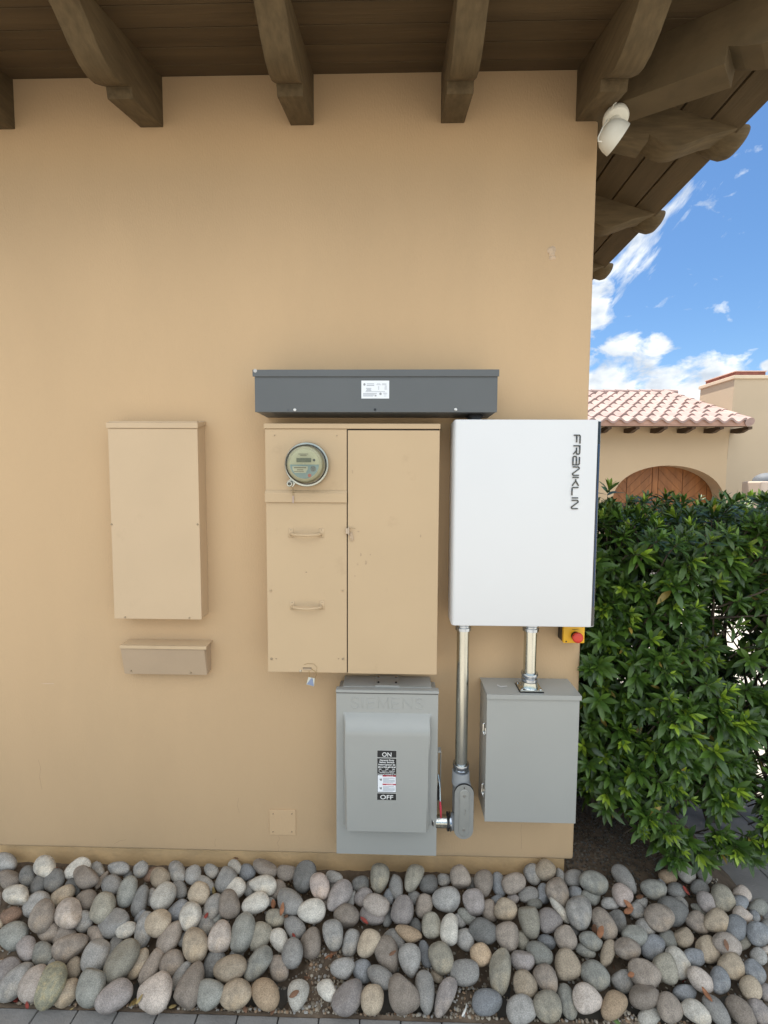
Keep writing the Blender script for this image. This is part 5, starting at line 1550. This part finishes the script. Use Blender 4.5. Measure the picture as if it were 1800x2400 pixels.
for k in range(6):
    bx, by = .98 + .30 * k, .42 + rb.uniform(-.08, .08)
    for j in range(9):
        ex = bx + rb.uniform(-.32, .32); ey = by + rb.uniform(-.42, .38); ez = rb.uniform(.7, 1.5)
        ex = max(ex, .86)
        p0_, p3_ = Vector((bx + rb.uniform(-.02, .02), by, .02)), Vector((ex, ey, ez))
        md = p0_.lerp(p3_, .45) + Vector((rb.uniform(-.06, .06), rb.uniform(-.06, .06), .06))
        twigs.tube([p0_, p0_.lerp(md, .5) + Vector((0, 0, .03)), md, md.lerp(p3_, .5) + Vector((rb.uniform(-.03, .03), 0, .02)), p3_], [.012, .010, .008, .0055, .003], 7)
        for i in range(3):
            s_ = md.lerp(p3_, rb.random())
            e_ = s_ + Vector((rb.uniform(-.22, .22), rb.uniform(-.28, .1), rb.uniform(.02, .22)))
            e_.x = max(e_.x, .83)
            twigs.tube([s_, s_.lerp(e_, .5) + Vector((0, 0, -.012)), e_], [.0045, .0034, .002], 5)
twigs.build('branches', BARK, hedge, smooth=60)
# loose orange leaf caught in the hedge
p = P(1732, 1884, -.12)


# ------------------------------------------------------------------ neighbouring house
BY = 7.5
nh = thing('neighbour_house', 'tan stucco house beyond the hedge with clay tile roof and arched wooden door', 'house', (5, BY, 0))
STN = mat('neighbour_stucco', (.50, .37, .235), .9, var=.05, vscale=.6, bump=.3, bscale=60, spec=.2)
aL, aR = P(1435.5, 1170, BY).x, P(1697, 1165, BY).x
aT = P(1566, 1091, BY).z
aS = 1.30
acx, ahw, ah = (aL + aR) / 2, (aR - aL) / 2, aT - aS
EZ = 2.90
rx = P(1757, 1000, BY - .5).x
cxB_ = 6.8
n = 28
def arch(k):
    a_ = PI - PI * k / n
    return acx + ahw * math.cos(a_), aS + ah * max(0, math.sin(a_)) ** .86
mb = MB()
rec = .32
mb.box(-3, aL, BY, BY + rec, -.02, EZ)
mb.box(aR, aR + .02, BY, BY + rec, -.02, 2.2)
mb.box(aR, aR + .5, BY + .003, BY + rec, 2.2, EZ)
for k in range(n):
    (xa_, za_), (xb2, zb2) = arch(k), arch(k + 1)
    mb.prism([(xa_, za_), (xb2, zb2), (xb2, EZ), (xa_, EZ)], 1, BY, BY + rec)
mb.build('wall', STN, nh)
# garage style door with chevron planks
DW = mat('varnished_door', (.27, .105, .032), .5, var=.22, vscale=5, bump=.3, bscale=30, stretch=(3, 3, .6), spec=.4)
door_ = MB().box(aL - .1, aR + .1, BY + rec + .035, BY + rec + .08, -.02, 2.5).build('door', mat('door_groove', (.07, .025, .01), .7), nh)
def clip(poly, a, b_, c):
    """keep a*x+b*y<=c"""
    o_ = []
    for i in range(len(poly)):
        p_, q_ = poly[i], poly[(i + 1) % len(poly)]
        fp, fq = a * p_[0] + b_ * p_[1] - c, a * q_[0] + b_ * q_[1] - c
        if fp <= 0: o_.append(p_)
        if fp * fq < 0:
            t_ = fp / (fp - fq)
            o_.append((p_[0] + (q_[0] - p_[0]) * t_, p_[1] + (q_[1] - p_[1]) * t_))
    return o_
edges_px = [1412, 1470, 1529.5, 1543.5, 1601, 1658.5, 1716]
ex_ = [P(v, 1130, BY + rec).x for v in edges_px]
dirs = [-1, 1, 0, -1, 1, -1]
mb = MB()
for i in range(6):
    xa_, xb2 = ex_[i] + .007, ex_[i + 1] - .007
    if dirs[i] == 0:
        mb.box(xa_, xb2, BY + rec + .018, BY + rec + .036, 0, 2.4)
        continue
    s_ = .20
    sg = dirs[i]
    k0 = -40
    for k in range(-20, 40):
        c0_ = k * s_
        poly = [(xa_, .0), (xb2, .0), (xb2, 2.4), (xa_, 2.4)]
        # lines z - sg*x = c
        poly = clip(poly, -(-sg), -1, -(c0_ + .004 - sg * xa_)) if False else clip([(x_, z_) for x_, z_ in poly], sg, -1, -(c0_ + .004) + sg * xa_)
        if len(poly) < 3: continue
        poly = clip(poly, -sg, 1, c0_ + s_ - .004 - sg * xa_)
        if len(poly) < 3: continue
        mb.prism(poly, 1, BY + rec + .02, BY + rec + .037)
mb.build('planks', DW, door_)
# tiled roof
RS = .40
TP = .262
TILE = mat('pink_clay_tile', (.31, .215, .19), .85, var=.16, vscale=2.4, bump=.4, bscale=40, dirt=(.40, .31, .27), dirt_amt=.7, dirt_scale=1.6)
ey_ = BY - .52
ez_ = P(1530, 990, ey_).z
def roofz(yy):
    return ez_ + RS * (yy - ey_)
RL = 2.75
ridge_y = ey_ + RL
ncol = 48
xr_ = rx
seg = 10
def wave(t_):       # S tile: barrel then pan
    t_ %= 1
    return .050 * math.sin(PI * t_ / .58) if t_ < .58 else -.022 * math.sin(PI * (t_ - .58) / .42)
nrow = 8
for r_ in range(nrow):
    y0 = ey_ + RL * r_ / nrow - .03
    y1 = ey_ + RL * (r_ + 1) / nrow + .03
    vs, fs = [], []
    total = ncol * seg
    for yy, lift_ in ((y0, .052), (y1, .004)):
        for i in range(total + 1):
            x_ = xr_ - ncol * TP + TP * i / seg
            jit = .006 * math.sin(i // seg * 12.9 + r_ * 7.7)
            vs.append((x_, yy, roofz(yy) + lift_ + wave(i / seg - .25) + jit * (1 if yy == y0 else 0)))
    for i in range(total + 1):                  # nose thickness
        vs.append((vs[i][0], y0 + .004, vs[i][2] - .042))
    m1_ = total + 1
    for i in range(total):
        fs.append((i, i + 1, m1_ + i + 1, m1_ + i))
        fs.append((2 * m1_ + i, 2 * m1_ + i + 1, i + 1, i))
        fs.append((2 * m1_ + i, m1_ + i, m1_ + i + 1, 2 * m1_ + i + 1))
    MB().add(vs, fs).build('tile_course', TILE, nh, smooth=60, fix=False)
mb = MB().prism([(ey_ + .05, roofz(ey_ + .05) - .10), (ey_ + .05, roofz(ey_ + .05) - .03), (ridge_y, roofz(ridge_y) - .03), (ridge_y + RL, roofz(ey_) - .03), (ridge_y + RL, roofz(ey_) - .10), (ridge_y, roofz(ridge_y) - .10)], 0, xr_ - ncol * TP, xr_ - .02)
mb.build('roof', mat('roof_timber', (.12, .08, .05), .8), nh)
mb = MB().box(xr_ - ncol * TP, xr_ - .03, ey_ + .012, ey_ + .045, ez_ - .062, ez_ + .02)
mb.build('fascia', mat('clay_fascia', (.40, .24, .18), .85, var=.2, vscale=3), nh)
# wavy closure under the noses
vs, fs = [], []
tot_ = ncol * seg
for i in range(tot_ + 1):
    x_ = xr_ - ncol * TP + TP * i / seg
    vs += [(x_, ey_ + .006, ez_ - .035), (x_, ey_ + .006, ez_ + wave(i / seg - .25) + .022)]
fs = [(2 * i, 2 * i + 2, 2 * i + 3, 2 * i + 1) for i in range(tot_)]
MB().add(vs, fs).build('tile_closure', mat('clay_fascia', (1, 1, 1)), nh, fix=False)
for k in range(26):
    x_ = xr_ - .06 - k * .25
    x1_ = x_
mb = None
k = 0
x_ = xr_ + .012
vs_r = []
while x_ > xr_ - 12:
    # ridge cap tiles
    x_ -= .30
xx = P(1585, 930, ridge_y).x
while xx > xr_ - 11:
    MB().lathe([(0, .072), (.33, .085)], (xx, ridge_y, roofz(ridge_y) + .012), (-1, 0, 0), 16).build('ridge_tile', TILE, nh, smooth=60)
    xx -= .30
# right verge barrel
yv_ = ey_ - .02
for r_ in range(nrow):
    y0 = ey_ + RL * r_ / nrow - .03
    MB().lathe([(0, .085), (RL / nrow + .06, .070)], (xr_ - .035, y0, roofz(y0) + .02), (0, 1, RS), 16).build('verge_tile', TILE, nh, smooth=60)
# rafter tails
RTM = mat('dark_rafter', (.075, .045, .025), .8, var=.15)
xk = P(1743, 1012, BY - .25).x
while xk > 2:
    pr_ = [(BY + .02, ez_ - .065), (ey_ + .06, ez_ - .065), (ey_ + .06, ez_ - .115), (ey_ + .15, ez_ - .125), (ey_ + .26, ez_ - .165), (ey_ + .36, ez_ - .17), (BY + .02, ez_ - .14)]
    MB().prism(pr_, 0, xk - .075, xk).build('rafter', RTM, nh)
    xk -= .535
# chimney block, flared at its foot
CS = mat('chimney_stucco', (.46, .365, .255), .9, var=.04, vscale=1, bump=.3, bscale=60, spec=.2)
zt2 = P(1722, 888, BY).z
cxT, cxB = P(1722, 888, BY).x, P(1709, 975, BY).x
depth_ = 1.0
def lev(x_, z_):
    return [(x_, BY, z_), (x_ + 3.4, BY, z_), (x_ + 3.4, BY + depth_, z_), (x_, BY + depth_, z_)]
mb = MB().hexa(lev(aR + .02, 2.2), lev(cxT, zt2))
mb.hexa([(aR + .02, BY, -.02), (14, BY, -.02), (14, BY + depth_, -.02), (aR + .02, BY + depth_, -.02)], [(aR + .02, BY, 2.2), (14, BY, 2.2), (14, BY + depth_, 2.2), (aR + .02, BY + depth_, 2.2)])
ch = mb.build('chimney', CS, nh)
mb = MB().box(cxT - .03, cxT + 3.4, BY - .03, BY + depth_ + .03, zt2 + .001, zt2 + .07)
mb.build('ledge', mat('chimney_ledge', (.62, .50, .36), .85), ch, bevel=.008)
kx0, kx1 = P(1723, 880, BY + .03).x, P(1793, 880, BY + .03).x
mb = MB().box(kx0, kx1, BY + .02, BY + depth_ - .12, zt2 + .07, zt2 + .145)
mb.build('brick_cap', mat('red_brick_cap', (.26, .085, .06), .9, var=.25, vscale=8), ch)
MB().box(kx0 - .015, kx1 + .015, BY + .005, BY + depth_ - .105, zt2 + .145, zt2 + .165).build('cap_slab', mat('cap_slab', (.62, .40, .32), .85), ch, bevel=.004)
# end wall of the neighbour house behind
MB().box(-3, cxB_ - .05, BY + rec + .12, BY + 4.6, -.02, EZ).build('inner_block', STN, nh)
# pillar at the right edge
px0 = P(1783, 1150, BY - 1.2).x
pz = P(1790, 1128, BY - 1.2).z
gp = thing('garden_pillar', 'tan pillar with rounded grey cap at the far right edge', 'pillar', (px0 + .25, BY - 1.2, 0))
MB().box(px0, px0 + .5, BY - 1.2, BY - .75, -.02, pz).build('shaft', mat('pillar_stucco', (.46, .37, .30), .9, bump=.3, bscale=60), gp, bevel=.03)
MB().lathe([(0, .22), (.05, .21), (.10, .17), (.14, .10), (.155, .02)], (px0 + .27, BY - 1.0, pz + .001), (0, 0, 1), 24).build('cap', mat('grey_cap', (.10, .11, .125), .7), gp, smooth=60)
